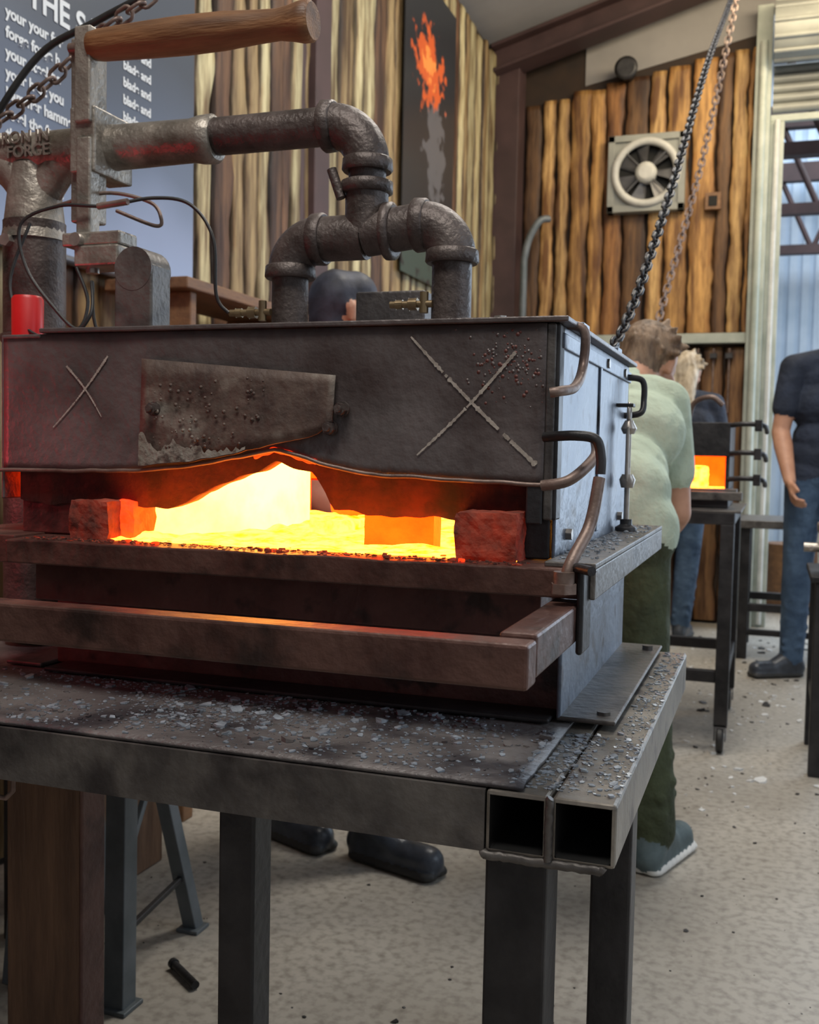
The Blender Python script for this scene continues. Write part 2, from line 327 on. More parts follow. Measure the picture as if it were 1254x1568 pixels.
def poster_mat():
    m=bpy.data.materials.new('flame_poster'); m.use_nodes=True; nt=m.node_tree;N=nt.nodes;L=nt.links;b=N['Principled BSDF']
    b.inputs['Roughness'].default_value=.3
    tc=N.new('ShaderNodeTexCoord')
    def blob(c,sc,thr,col,prev,ns):
        mp=N.new('ShaderNodeMapping'); mp.vector_type='POINT'
        mp.inputs['Location'].default_value=(-c[0]*sc[0],-c[1]*sc[1],-c[2]*sc[2]); mp.inputs['Scale'].default_value=sc
        L.new(tc.outputs['Object'],mp.inputs[0]); ln=N.new('ShaderNodeVectorMath'); ln.operation='LENGTH'; L.new(mp.outputs[0],ln.inputs[0])
        nz=N.new('ShaderNodeTexNoise'); nz.inputs['Scale'].default_value=ns; nz.inputs['Detail'].default_value=5; L.new(tc.outputs['Object'],nz.inputs['Vector'])
        ad=N.new('ShaderNodeMath'); ad.operation='MULTIPLY_ADD'; ad.inputs[1].default_value=2.4; L.new(nz.outputs['Fac'],ad.inputs[0]); L.new(ln.outputs['Value'],ad.inputs[2])
        r=N.new('ShaderNodeMapRange'); r.inputs[1].default_value=thr+.2; r.inputs[2].default_value=thr; r.inputs[3].default_value=0; r.inputs[4].default_value=1; L.new(ad.outputs[0],r.inputs[0])
        mx=N.new('ShaderNodeMixRGB'); L.new(r.outputs[0],mx.inputs[0]); mx.inputs[2].default_value=(*col,1)
        if prev is None: mx.inputs[1].default_value=(.022,.024,.028,1)
        else: L.new(prev,mx.inputs[1])
        return mx.outputs[0]
    c=blob((0,5.10,2.50),(0,6,3.2),1.95,(.11,.11,.12),None,13)
    c=blob((0,4.98,2.90),(0,3.8,5.0),1.85,(.70,.12,.03),c,13)
    c=blob((0,4.98,2.91),(0,7,8),1.62,(1,.32,.07),c,18)
    c=blob((0,4.85,1.95),(0,1.6,5.5),1.75,(.05,.08,.07),c,12)
    L.new(c,b.inputs['Base Color']); return m
M['poster']=poster_mat()
mb=MB(); mb.box(XL+.045,XL+.051,4.63,5.42,1.85,3.3,'poster'); mb.obj('flame_poster')
ban=empty('workshop_banner')
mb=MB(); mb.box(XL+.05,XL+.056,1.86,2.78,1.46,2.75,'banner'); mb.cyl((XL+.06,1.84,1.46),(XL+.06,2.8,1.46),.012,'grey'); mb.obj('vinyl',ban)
mb=MB(); mb.box(XL+.05,XL+.075,1.8,1.87,1.3,2.9,'rubber'); mb.obj('edge_strip',ban)
def text(s,y,z,size,parent,mat='text',x=XL+.0575,bold=0):
    cu=bpy.data.curves.new('print','FONT'); cu.body=s; cu.size=size; cu.extrude=.0005; cu.offset=bold
    o=bpy.data.objects.new('print',cu); bpy.context.collection.objects.link(o)
    o.location=(x,y,z); o.rotation_euler=(math.pi/2,0,math.pi/2); o.data.materials.append(M[mat]); o.parent=parent; return o
text('IN THE SA',1.93,2.02,.085,ban,bold=.002)
rnd=random.Random(2)
for i in range(9):
    w=''.join(rnd.choice(['forge ','steel ','hammer ','with ','the ','heat ','your ']) for _ in range(3))
    text(w[:13],1.97,1.965-i*.045,.036,ban,bold=.0012)
for i in range(7): text('blade and',2.42,2.05-i*.045,.034,ban,bold=.001)

sh=empty('wall_shelf')
mb=MB(); mb.box(XL+.05,XL+.3,2.35,3.6,1.41,1.44,'shelfwood'); mb.box(XL+.05,XL+.3,2.35,3.6,1.1,1.13,'shelfwood')
for y in(2.4,3.0,3.55): mb.box(XL+.05,XL+.28,y,y+.03,1.13,1.41,'shelfwood')
for y in(2.4,3.55): mb.box(XL+.22,XL+.27,y,y+.05,0,1.1,'shelfwood'); mb.box(XL+.05,XL+.1,y,y+.05,0,1.1,'shelfwood')
mb.obj('boards',sh,.004)
mb=MB(); rnd=random.Random(5)
for k in range(12):
    y=2.47+k*.09; h=rnd.uniform(.08,.2); r=rnd.uniform(.02,.036)
    if abs(y-3.01)<.05: continue
    mb.prof((XL+.2,y,1.13),(0,0,1),[(0,r),(h*.7,r),(h*.82,r*.5),(h,r*.5)],rnd.choice(['white','alu','rubber','brass','bluegrey','red','grey']),12)
mb.obj('bottles_and_cans',sh)

# ------------------------------------------------------------------ work table
tb=empty('steel_work_table')
TR=-.124; TF=.946; TBk=1.745; TZ=.683; tw=.06
mb=MB()
mb.sqtube('y',TF,TBk,TR-tw,TR,TZ-tw,TZ,.004,'tubeend'); mb.sqtube('y',TF,TBk,TR-2*tw-.003,TR-tw-.003,TZ-tw,TZ,.004,'tubeend')
mb.obj('end_tubes',tb,.0035)
mb=MB()
mb.sqtube('x',-1.45,TR-2*tw-.004,TF,TF+tw,TZ-tw,TZ,.004,'table'); mb.sqtube('x',-1.45,TR-2*tw-.004,TBk-tw,TBk,TZ-tw,TZ,.004,'table')
mb.sqtube('y',TF+tw,TBk-tw,-1.45,-1.39,TZ-tw,TZ,.004,'table')
wp=spline([(TR-tw-.0015,TF-.001,TZ-tw),(TR-tw-.0015,TF-.001,TZ)],20); mb.sweep([p+V((random.uniform(-.001,.001),0,0)) for p in wp],.004,'table',8)
wp=spline([(TR-2*tw-.006,TF+.002,TZ-tw-.003),(TR-.01,TF+.002,TZ-tw-.003)],30); mb.sweep([p+V((0,0,random.uniform(-.001,.001))) for p in wp],.005,'table',8)
mb.obj('frame_rails',tb,.003)
mb=MB(); nx,ny=60,30; vs=[];fs=[]
x0,x1,y0,y1=-1.45,-.213,TF+.004,TBk-.01
for j in range(ny+1):
    for i in range(nx+1):
        x=x0+(x1-x0)*i/nx; y=y0+(y1-y0)*j/ny
        vs.append((x+(.004*noise.noise(V((0,y*25,4))) if i==nx else 0),y,TZ+.0055+.0012*noise.noise(V((x*4,y*4,0)))))
for j in range(ny):
    for i in range(nx): a=j*(nx+1)+i; fs.append((a,a+1,a+nx+2,a+nx+1))
mb.add(vs,fs,'tabletop',True); o=mb.obj('top_plate',tb); sd=o.modifiers.new('s','SOLIDIFY'); sd.thickness=.004; sd.offset=-1
mb=MB()
for (xa,xb,ya,yb) in((-.54,-.498,TF+.012,TF+.054),(TR-2*tw-.003,TR-tw-.003,TF+.003,TF+.06),(-.170,TR-.003,1.10,1.145),(-.425,-.378,TBk-.055,TBk-.008),(-1.44,-1.39,TF+.006,TF+.056),(-1.44,-1.39,TBk-.06,TBk-.01)):
    mb.sqtube('z',0,TZ-tw,xa,xb,ya,yb,.004,'dark')
mb.sweep([(-.86,TF+.03,.622),(-.86,TF+.03,.60),(-.85,TF+.03,.59),(-.83,TF+.03,.59),(-.82,TF+.03,.60),(-.82,TF+.03,.622)],.003,'rod',8)
mb.obj('legs',tb,.003)
mb=MB(); rnd=random.Random(9)
def flake(x,y,z,s,mat='flake'):
    n=rnd.randint(4,6); a0=rnd.uniform(0,6.28); tilt=rnd.uniform(-.25,.25); t2=rnd.uniform(-.25,.25)
    P=[(x+s*rnd.uniform(.5,1)*math.cos(a0+6.28*k/n),y+s*rnd.uniform(.4,1)*math.sin(a0+6.28*k/n)) for k in range(n)]
    top=[(a,b,z+s*.30+(a-x)*tilt+(b-y)*t2) for a,b in P]; bot=[(a,b,z) for a,b in P]
    mb.add(bot+top,[tuple(range(n,2*n))]+[(k,(k+1)%n,n+(k+1)%n,n+k) for k in range(n)],mat)
for k in range(7500):
    x=min(-.225,max(-1.2,rnd.gauss(-.62,.24))); y=TF+.01+.24*rnd.random()**.85
    if noise.noise(V((x*8,y*8,3)))<rnd.uniform(-.42,.38): continue
    flake(x,y,TZ+.0058,min(.011,rnd.expovariate(1/.0014)+.0006), 'flake' if rnd.random()<.75 else 'tabletop')
for k in range(900): flake(rnd.uniform(-.158,-.126),rnd.uniform(TF+.02,TBk),TZ+.0002,min(.006,rnd.expovariate(1/.0012)+.0005))
for k in range(500): flake(rnd.uniform(-.212,-.165),rnd.uniform(TF+.02,1.18),TZ+.0002,min(.006,rnd.expovariate(1/.0012)+.0005))
mb.obj('forge_scale_debris',tb)
mb=MB()
for k in range(1500):
    x=rnd.gauss(.12,.45); y=rnd.uniform(3.0,6.3)
    if noise.noise(V((x*3,y*3,1)))<rnd.uniform(-.4,.3): continue
    flake(x,y,0.0,min(.03,rnd.expovariate(1/.006)+.002),'litter' if rnd.random()<.75 else 'dark')
for k in range(260):
    flake(rnd.uniform(-1.4,.6),rnd.uniform(1.6,3.4),0,min(.008,rnd.expovariate(1/.002)+.001),'dark')
mb.obj('floor_grit')

# ------------------------------------------------------------------ forge
fg=empty('propane_forge')
LX0,LX1,LY=-.955,-.225,1.12
xs=[-.955,-.829,-.742,-.668,-.605,-.553,-.502,-.445,-.335,-.225]
zb=[.968,.969,.972,.980,.991,1.002,.987,.9755,.971,.968]
def ZB(x): return interp(x,xs,zb)
def ybuck(x,z):
    k=max(0,1-abs(x+.55)/.22)*max(0,1-(z-.97)/.10)
    return LY-.010*k+.0022*noise.noise(V((x*7,z*9,0)))
mb=MB(); nx,nz=80,16; vs=[];fs=[]
for j in range(nz+1):
    for i in range(nx+1):
        x=LX0+(LX1-.012-LX0)*i/nx; z=ZB(x)+(1.143-ZB(x))*j/nz; vs.append((x,ybuck(x,z),z))
for j in range(nz):
    for i in range(nx): a=j*(nx+1)+i; fs.append((a,a+1,a+nx+2,a+nx+1))
mb.add(vs,fs,'lid',True); o=mb.obj('lid_front_sheet',fg); sd=o.modifiers.new('s','SOLIDIFY'); sd.thickness=.004; sd.offset=-1
mb=MB()
P=[(x,ybuck(x,ZB(x))-.003,ZB(x)+.0015*noise.noise(V((x*30,0,0)))) for x in np.linspace(LX0-.01,LX1-.012,90)]
mb.sweep(P,.0026,'rod',8)
P=[(x,ybuck(x,ZB(x))+.002,ZB(x)-.001+.004*noise.noise(V((x*90,2,0)))) for x in np.linspace(-.585,-.505,40)]
mb.sweep(P,.0035,'hot_r',8)
mb.obj('lid_lip',fg)
xs2=[-.955,-.829,-.71,-.685,-.668,-.62,-.562,-.515,-.500,-.488,-.445,-.35,-.225]; zb2=[.928,.924,.926,.932,.946,.963,.986,.974,.955,.934,.927,.927,.934]
mb=MB(); vs=[];fs=[];nx=120
for i in range(nx+1):
    x=LX0+.02+(LX1-LX0-.022)*i/nx; z=interp(x,xs2,zb2)+.004*noise.noise(V((x*40,0,4)))
    vs+=[(x,1.128,z),(x,1.160,z+.002),(x,1.128,1.142),(x,1.160,1.142)]
for i in range(nx):
    a=4*i; fs+=[(a,a+4,a+6,a+2),(a,a+1,a+5,a+4),(a+1,a+3,a+7,a+5)]
mb.add(vs,fs,'char',True); mb.box(LX0+.03,LX1-.012,1.161,1.69,1.082,1.136,'char'); mb.obj('insulation_curtain_and_light_block',fg)  # curtain, plus an unseen box added above the chamber to stop light leaking
mb=MB()
mb.box(LX0+.06,LX1+.012,LY-.006,1.705,1.144,1.150,'lid')
mb.box(LX0,LX0+.06,LY-.003,1.70,1.138,1.143,'lid')
mb.box(LX0-.004,LX0,LY,1.70,.93,1.143,'lid')
mb.box(LX0,LX1,1.694,1.70,1.03,1.143,'lid')
mb.obj('lid_shell',fg,.0015)
mb=MB()
mb.box(LX1-.004,LX1,1.135,1.70,.886,1.144,'side')
mb.box(LX1-.004,LX1+.004,1.14,1.70,1.118,1.135,'side')
mb.box(LX1,LX1+.003,1.40,1.415,.90,1.12,'side')
mb.obj('side_plate',fg,.0015)
mb=MB()
mb.box(LX1-.012,LX1-.002,LY+.0,LY+.012,.93,1.143,'table'); mb.box(LX1-.004,LX1+.002,LY+.004,LY+.03,.93,1.143,'dark')
mb.box(LX1-.045,LX1-.006,LY+.012,LY+.05,.886,.95,'dark')
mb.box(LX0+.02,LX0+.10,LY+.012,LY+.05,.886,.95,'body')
mb.box(LX1-.03,LX1-.012,LY-.004,LY+.002,.925,.968,'dark'); 
mb.obj('corner_posts',fg,.002)
mb=MB(); px=list(np.linspace(-.742,-.482,30)); vs=[];fs=[]
def ptop(x): return 1.11-.022*(x+.742)/.26
def pbot(x): return interp(x,[-.742,-.66,-.60,-.553,-.52,-.50,-.482],[.977,.985,.996,1.008,1.014,1.02,1.03])+.002*noise.noise(V((x*50,0,0)))
for i,x in enumerate(px):
    for j in range(7):
        t=j/6; z=pbot(x)+(ptop(x)-pbot(x))*t
        vs.append((x,ybuck(x,z)-.006-.006*math.sin(min(1,(1-t)*1.0)*1.2)*(.6 if x<-.6 else 1),z))
for i in range(len(px)-1):
    for j in range(6): a=i*7+j; fs.append((a,a+7,a+8,a+1))
mb.add(vs,fs,'rust',True); o=mb.obj('patch_plate',fg); sd=o.modifiers.new('s','SOLIDIFY'); sd.thickness=.003; sd.offset=-1
mb=MB(); vs=[];fs=[]
for i in range(61):
    x=-.741+.15*i/60; zl=pbot(x)+.001; zh=zl+.030*(1-i/62)+.022*noise.noise(V((x*40,7,0)))+.008*noise.noise(V((x*160,7,0)))
    zh=max(zh,zl+.002)
    yy=ybuck(x,zl)-.0125; vs+=[(x,yy,zl),(x,yy+.001,zh)]
for i in range(60): a=2*i; fs.append((a,a+2,a+3,a+1))
mb.add(vs,fs,'corr',True); mb.obj('corroded_crust',fg)
mb=MB()
for x,z in((-.722,1.048),(-.472,1.049),(-.486,1.027)):
    mb.prof((x,LY-.005,z),(0,-1,0),[(0,.009),(.004,.009)],'iron',16); mb.hex((x,LY-.009,z),(0,-1,0),.0075,.008,'iron'); mb.cyl((x,LY-.016,z),(x,LY-.022,z),.004,'iron')
for i in range(70):
    x=-.72+.15*random.random(); z=1.0+.085*random.random(); r=.001+.002*random.random()
    mb.prof((x,ybuck(x,z)-.011,z),(0,-1,0),[(0,r),(r*.5,r*.6),(r*.8,r*.1)],'rust',6)
for i in range(220):
    x=random.gauss(-.280,.024); z=random.gauss(1.10,.020); r=.0008+.0022*random.random()
    if x>-.24 or z>1.14: continue
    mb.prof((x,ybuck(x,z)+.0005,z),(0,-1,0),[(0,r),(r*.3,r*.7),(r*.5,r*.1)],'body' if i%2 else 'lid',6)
mb.obj('bolts_and_pitting',fg)
mb=MB()
def chalk(a,b,w):
    n=110; vs=[];fs=[]; a=V((a[0],0,a[1]));b=V((b[0],0,b[1])); d=(b-a).normalized(); pr=V((-d.z,0,d.x))
    for i in range(n+1):
        t=i/n; p=a.lerp(b,t)+pr*(.003*math.sin(t*3.1)); ww=w*(.35+.9*abs(noise.noise(V((t*44,a.x*9,0)))))*(1-.5*t)
        for sgn in(-1,1):
            q=p+pr*ww*sgn; vs.append((q.x,ybuck(q.x,q.z)-.0014,q.z))
    for i in range(n):
        if noise.noise(V((i*.35,b.x*50,2)))<-.48: continue
        k=2*i; fs.append((k,k+1,k+3,k+2))
    mb.add(vs,fs,'chalk')
for a,b,w in(((-.795,1.114),(-.877,1.024),.0028),((-.856,1.102),(-.804,1.038),.0028),((-.245,.990),(-.392,1.131),.0048),((-.271,1.112),(-.3816,.998),.0036)): chalk(a,b,w)
mb.obj('chalk_crosses',fg)
mb=MB()
mb.box(-.83,-.26,1.10,1.66,.872,.886,'hot_m')
nx,ny=90,70; vs=[];fs=[]
for j in range(ny+1):
    for i in range(nx+1):
        x=-.79+.50*i/nx; y=1.10+.54*j/ny; vs.append((x,y,.889+.005*noise.noise(V((x*40,y*40,0)))+.007*noise.noise(V((x*16,y*16,3)))+.010*min(1,max(0,(y-1.2)/.3))))
for j in range(ny):
    for i in range(nx): a=j*(nx+1)+i; fs.append((a,a+1,a+nx+2,a+nx+1))
mb.add(vs,fs,'hot_m',True)
mb.box(-.83,-.26,1.17,1.66,1.062,1.08,'hot_o')
mb.box(-.86,-.80,1.165,1.66,.875,1.07,'hot_o')
mb.box(-.28,-.25,1.20,1.66,.875,1.07,'hot_y')
mb.box(-.83,-.76,1.60,1.66,.886,1.07,'hot_o'); mb.box(-.64,-.26,1.60,1.66,.886,1.07,'hot_o'); mb.box(-.76,-.64,1.60,1.66,.955,1.07,'hot_o')
mb.box(-.84,-.25,1.661,1.69,.95,1.08,'char')
mb.obj('chamber',fg)
mb=MB()
vs=[];fs=[];n=30
for i in range(n+1):
    a=math.pi*.5*i/n; x=-.80+.148*math.sin(a)**.8; y=1.165+.20*(1-math.cos(a))
    for j in range(7): vs.append((x+.003*noise.noise(V((a*3,j,0))),y,.884+.19*j/6))
for i in range(n):
    for j in range(6): k=i*7+j; fs.append((k,k+7,k+8,k+1))
mb.add(vs,fs,'hot_y',True)
mb.box(-.80,-.652,1.365,1.42,.884,1.07,'hot_y'); mb.obj('glowing_liner',fg)
mb=MB()
mb.rough(-.655,-.61,1.50,1.58,.90,1.01,'hot_o'); mb.rough(-.466,-.377,1.172,1.20,.882,.975,'hot_o',amp=.0008,rd=.01); mb.rough(-.79,-.755,1.12,1.17,.884,.935,'hot_r',amp=.003)
mb.rough(-.60,-.54,1.30,1.36,.885,.906,'hot_m')
mb.obj('glowing_bricks',fg)
mb=MB()
mb.rough(-.328,-.258,1.092,1.18,.878,.938,'brick',amp=.003,rd=.06); mb.rough(-.832,-.775,1.092,1.18,.878,.934,'brick',amp=.003,rd=.06)
for k in range(26):
    x=random.uniform(-.80,-.27); y=random.uniform(1.07,1.11); s_=random.uniform(.0015,.0035); mb.rough(x-s_,x+s_,y-s_,y+s_,.884,.884+s_*1.2,'brick' if random.random()<.7 else 'hot_r',amp=.0008,cuts=3)
mb.obj('cool_bricks',fg)
mb=MB()
nx=60; vs=[];fs=[]
for i in range(nx+1):
    x=-.90+(.72)*i/nx; w=.003*noise.noise(V((x*14,0,9)))
    vs+=[(x,1.06+w*.5,.854),(x,1.058+w,.884+w*.6),(x,1.10,.885),(x,1.75,.885),(x,1.75,.854)]
for i in range(nx):
    a=5*i
    for j in range(4): fs.append((a+j,a+5+j,a+6+j,a+1+j))
    fs.append((a+4,a+9,a+5,a))
fs+=[(0,1,2,3,4),tuple(5*nx+k for k in(4,3,2,1,0))]
mb.add(vs,fs,'warm'); mb.obj('hearth_shelf',fg,.002)
mb=MB(); rnd=random.Random(3)
for k in range(420): flake(rnd.uniform(-.88,-.24),rnd.uniform(1.063,1.10),.885,rnd.uniform(.001,.004),'brick' if rnd.random()<.4 else 'warm')
for k in range(260): flake(rnd.uniform(-.222,-.175),rnd.uniform(1.10,1.72),.8905,rnd.uniform(.0008,.004),'flake')
mb.obj('hearth_crumbs',fg)
mb=MB()
mb.box(-.224,-.17,1.075,1.745,.884,.890,'table'); mb.box(-.176,-.17,1.075,1.745,.852,.884,'table')
mb.box(-1.04,-.90,1.075,1.745,.852,.887,'warm')
mb.obj('shelf_side_bars',fg,.0015)
mb=MB()
mb.box(-1.12,-.183,.825,.858,.808,.846,'warm'); mb.box(-.216,-.183,.858,1.09,.812,.850,'warm'); mb.box(-1.12,-1.087,.858,1.09,.808,.846,'warm')
mb.box(-.183,-.176,1.04,1.09,.80,.886,'dark')
mb.obj('bar_rest_frame',fg,.003)
mb=MB()
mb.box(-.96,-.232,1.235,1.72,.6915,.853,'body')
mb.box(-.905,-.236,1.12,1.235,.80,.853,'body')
mb.box(-.231,-.226,1.20,1.725,.6915,.884,'side')
mb.box(-.231,-.162,1.20,1.73,.6905,.696,'table'); mb.box(-1.02,-.96,1.20,1.73,.6905,.696,'table')
mb.box(-.94,-.236,1.18,1.235,.6905,.696,'dark')
mb.hex((-.18,1.23,.696),(0,0,1),.009,.004,'table'); mb.hex((-.18,1.68,.696),(0,0,1),.009,.007,'table')
mb.obj('lower_body',fg,.002)
mb=MB()
mb.sweep(spline([(-.228,1.175,1.148),(-.207,1.178,1.14),(-.207,1.175,1.10),(-.207,1.13,1.075),(-.215,1.09,1.068),(-.225,1.085,1.066)]),.0055,'rod',10)
mb.sweep(spline([(-.235,1.11,1.020),(-.20,1.10,1.022),(-.178,1.10,1.018),(-.172,1.10,1.0),(-.172,1.10,.982)]),.0055,'dark',10)
mb.sweep(spline([(-.235,1.105,.968),(-.205,1.105,.975),(-.185,1.14,1.0),(-.19,1.17,1.02)]),.006,'rod',10)
mb.sweep(spline([(-.172,1.095,.978),(-.178,1.08,.93),(-.190,1.05,.895),(-.196,1.04,.872)]),[.0065]*25,'rod',10)
mb.sweep([(-.196,1.06,.888),(-.165,1.02,.888)],.005,'dark',8)
mb.hex((-.196,1.04,.862),(0,0,1),.014,.01,'rod'); mb.prof((-.196,1.04,.872),(0,0,1),[(0,.011),(.012,.011)],'rod',12)
tx,ty=-.207,1.58
mb.cyl((tx,ty,.905),(tx,ty,.985),.004,'bright',seg=8); mb.cyl((tx,ty,1.03),(tx,ty,1.06),.004,'bright',seg=8)
for dy in(-.009,.009): mb.cyl((tx,ty+dy,.965),(tx,ty+dy,1.045),.003,'bright',seg=8)
mb.prof((tx,ty,.955),(0,0,1),[(0,.009),(.012,.012),(.02,.008)],'bright',10); mb.prof((tx,ty,1.035),(0,0,1),[(0,.008),(.008,.012),(.02,.006)],'bright',10)
mb.prof((tx,ty,.888),(0,0,1),[(0,.016),(.008,.016),(.012,.009),(.02,.009)],'dark',10)
ring=[(tx,ty+.010*math.cos(t),1.068+.012*math.sin(t)) for t in np.linspace(0,6.283,14,endpoint=False)]; mb.sweep(ring,.003,'bright',6,closed=True)
mb.box(-.226,-.20,ty-.012,ty+.012,1.075,1.08,'dark')
mb.sweep(spline([(-.224,1.66,1.125),(-.20,1.67,1.12),(-.197,1.67,1.09),(-.20,1.66,1.07),(-.225,1.66,1.065)]),.005,'dark',8)
for y,z in((1.25,1.128),(1.45,1.128),(1.62,1.128),(1.2,.91),(1.62,.91)): mb.hex((-.225,y,z),(1,0,0),.007,.007,'bright')
mb.box(-.228,-.215,1.22,1.26,1.146,1.156,'side'); mb.box(-.228,-.215,1.5,1.54,1.146,1.156,'side')
mb.hex((-.3,1.16,1.15),(0,0,1),.008,.007,'bright')
mb.obj('side_hardware',fg,.001)
# ------------------------------------------------------------------ burner plumbing
PY=1.36
def elbow(mb,c,a,b,R,r,mat='iron'):
    a=V(a);b=V(b); cc=V(c)+a*R+b*R; pts=[cc-b*R*math.cos(t)-a*R*math.sin(t) for t in [math.pi/2*k/12 for k in range(13)]]
    mb.sweep(pts,r,mat,28)
    for e,d in((V(c)+a*R,a),(V(c)+b*R,b)):
        mb.prof(e-d*.010,d,[(0,r+.001),(.002,r+.0035),(.016,r+.0045),(.019,r+.002)],mat,28)
mb=MB(); r=.031
XA,XB,XC=-.66,-.42,-.545; ZT=1.297; ZM=1.452
elbow(mb,(XB,PY,ZT+.012),(-1,0,0),(0,0,-1),.045,r+.001)
elbow(mb,(XA,PY,ZT),(1,0,0),(0,0,-1),.045,r+.001)
mb.cyl((XA,PY,1.14),(XA,PY,ZT-.05),.026,'iron',seg=24); mb.cyl((XB,PY,1.14),(XB,PY,ZT-.04),.027,'iron',seg=24)
mb.cyl((XA+.045,PY,ZT),(XC,PY,ZT),r,'iron',seg=24); mb.cyl((XC,PY,ZT+.003),(XB-.045,PY,ZT+.012),r-.001,'iron',seg=24)
mb.prof((XC+.028,PY,ZT+.006),(1,0,0),[(0,r+.002),(.002,r+.008),(.012,r+.008),(.014,r+.003)],'iron')
mb.cyl((XC,PY,ZT),(XC,PY,ZT+.075),r-.001,'iron',seg=24)
mb.prof((XC,PY,ZT+.058),(0,0,1),[(0,r),(.002,r+.005),(.016,r+.005),(.018,r)],'iron')
elbow(mb,(XC-.0,PY,ZM),(-1,0,0),(0,0,-1),.058,r)
mb.cyl((XC,PY,ZT+.06),(XC,PY,ZM-.05),.026,'iron',seg=24)
mb.cyl((XC-.05,PY,ZM),(-.80,PY,ZM),.0265,'iron',seg=24)
mb.prof((XA,PY,1.146),(0,0,1),[(0,.036),(.006,.036),(.008,.028)],'iron'); mb.prof((XB,PY,1.146),(0,0,1),[(0,.036),(.006,.036),(.008,.028)],'iron')
mb.cyl((XC-.03,PY-.02,ZT+.05),(XC-.045,PY-.02,ZT+.09),.007,'iron',seg=10)
mb.obj('burner_manifold',fg)
mb=MB()
mb.prof((-1.35,PY,ZM-.003),(1,0,0),[(0,.032),(.35,.034),(.36,.037),(.385,.037),(.40,.033),(.53,.031),(.545,.034),(.565,.035),(.57,.030)],'alu')
mb.prof((-1.10,PY,ZM-.02),(0,0,-1),[(0,.034),(.04,.04),(.10,.047),(.115,.05)],'alu')
mb.sweep(spline([(-1.17,PY,ZM-.0),(-1.13,PY,ZM-.03),(-1.10,PY,ZM-.07)]),.032,'alu',18)
mb.sweep(spline([(-1.02,PY,ZM-.0),(-1.06,PY,ZM-.03),(-1.09,PY,ZM-.07)]),.028,'alu',18)
mb.box(-1.002,-.962,PY-.042,PY-.008,ZM-.12,1.60,'alu'); mb.box(-.997,-.953,PY-.051,PY+.045,ZM-.05,ZM+.045,'alu')
mb.box(-.985,-.957,PY-.057,PY-.036,ZM+.02,1.61,'alu')
mb.box(-.983,-.958,PY-.055,PY-.03,1.30,ZM,'alu')
mb.box(-1.0,-.90,PY-.065,PY-.02,1.292,1.312,'alu'); mb.box(-.975,-.90,PY-.07,PY-.01,1.262,1.2915,'alu')
mb.cyl((-.97,PY-.06,1.30),(-.97,PY-.075,1.30),.01,'bright',seg=10); mb.cyl((-.96,PY-.045,1.255),(-.96,PY-.045,1.275),.01,'bright',seg=10)
mb.obj('cast_lever_arm',fg,.003)
mb=MB()
mb.box(-.905,-.843,PY-.07,PY-.02,1.148,1.262,'table'); mb.sweep([(-.874,PY-.0705,1.255),(-.874,PY-.0195,1.255)],.031,'table',24)
mb.obj('support_post',fg,.003)
mb=MB()
mb.cyl((-1.10,PY,.70),(-1.10,PY,1.345),.047,'iron',seg=28); mb.prof((-1.10,PY,1.16),(0,0,1),[(0,.05),(.006,.052),(.012,.05)],'iron')
mb.hex((-1.11,PY-.045,1.31),(0,-1,0),.010,.012,'bright')
mb.prof((-1.052,PY-.075,1.06),(0,0,1),[(0,.022),(.155,.023),(.16,.02)],'red')
mb.sweep(spline([(-1.25,PY-.05,1.32),(-1.18,PY-.06,1.27),(-1.13,PY-.065,1.255)]),.008,'rubber',10)
mb.obj('air_supply_pipe',fg)
mb=MB()
hx=-.965
mb.prof((hx,PY-.045,1.583),(1,0,-.012),[(0,.012),(.003,.020),(.02,.0225),(.09,.025),(.16,.0265),(.22,.0255),(.27,.022),(.305,.0205),(.325,.0235),(.34,.027),(.352,.027),(.356,.024)],'handlewood',28)
mb.cyl((-1.0,PY-.045,1.583),(hx,PY-.045,1.583),.008,'rod')
mb.obj('wooden_handle',fg)
mb=MB()
def valve(x0,x1,z):
    mb.cyl((x0,PY-.02,z),(x1,PY-.02,z),.005,'brass',seg=10); mb.hex((x0+(x1-x0)*.35,PY-.02,z),(x1-x0,0,0),.009,.012,'brass'); mb.hex((x0+(x1-x0)*.7,PY-.02,z),(x1-x0,0,0),.007,.010,'brass')
    mb.cyl((x0+(x1-x0)*.2,PY-.02,z-.012),(x0+(x1-x0)*.2,PY-.02,z+.016),.006,'brass',seg=10)
valve(-.68,-.745,1.195); valve(-.44,-.50,1.20)
mb.box(-.617,-.505,1.5,1.56,1.149,1.245,'tabletop')
mb.obj('needle_valves_and_box',fg,.003)
mb=MB()
mb.sweep(spline([(-.745,1.335,1.195),(-.762,1.33,1.22),(-.768,1.33,1.30),(-.806,1.33,1.35),(-.862,1.32,1.36),(-.93,1.30,1.348),(-1.0,1.29,1.35),(-1.06,1.28,1.325),(-1.05,1.28,1.26),(-1.0,1.28,1.20),(-.96,1.28,1.17),(-.95,1.29,1.21),(-.97,1.29,1.26)]),.0026,'rubber',8)
mb.sweep(spline([(-.93,1.33,1.348),(-.87,1.34,1.325),(-.86,1.34,1.335),(-.88,1.34,1.36),(-.95,1.33,1.375),(-1.04,1.33,1.36)]),.0028,'rod',8)
mb.sweep(spline([(-.94,1.30,1.348),(-.89,1.30,1.352)]),.005,'rod',8)
mb.sweep(spline([(-1.06,1.30,1.33),(-1.08,1.28,1.24),(-1.04,1.27,1.17),(-.97,1.27,1.155),(-.93,1.27,1.19),(-.95,1.3,1.24),(-.93,1.30,1.16),(-.80,1.32,1.17),(-.76,1.33,1.155)]),.0025,'rubber',8)
mb.obj('ignition_cables',fg)
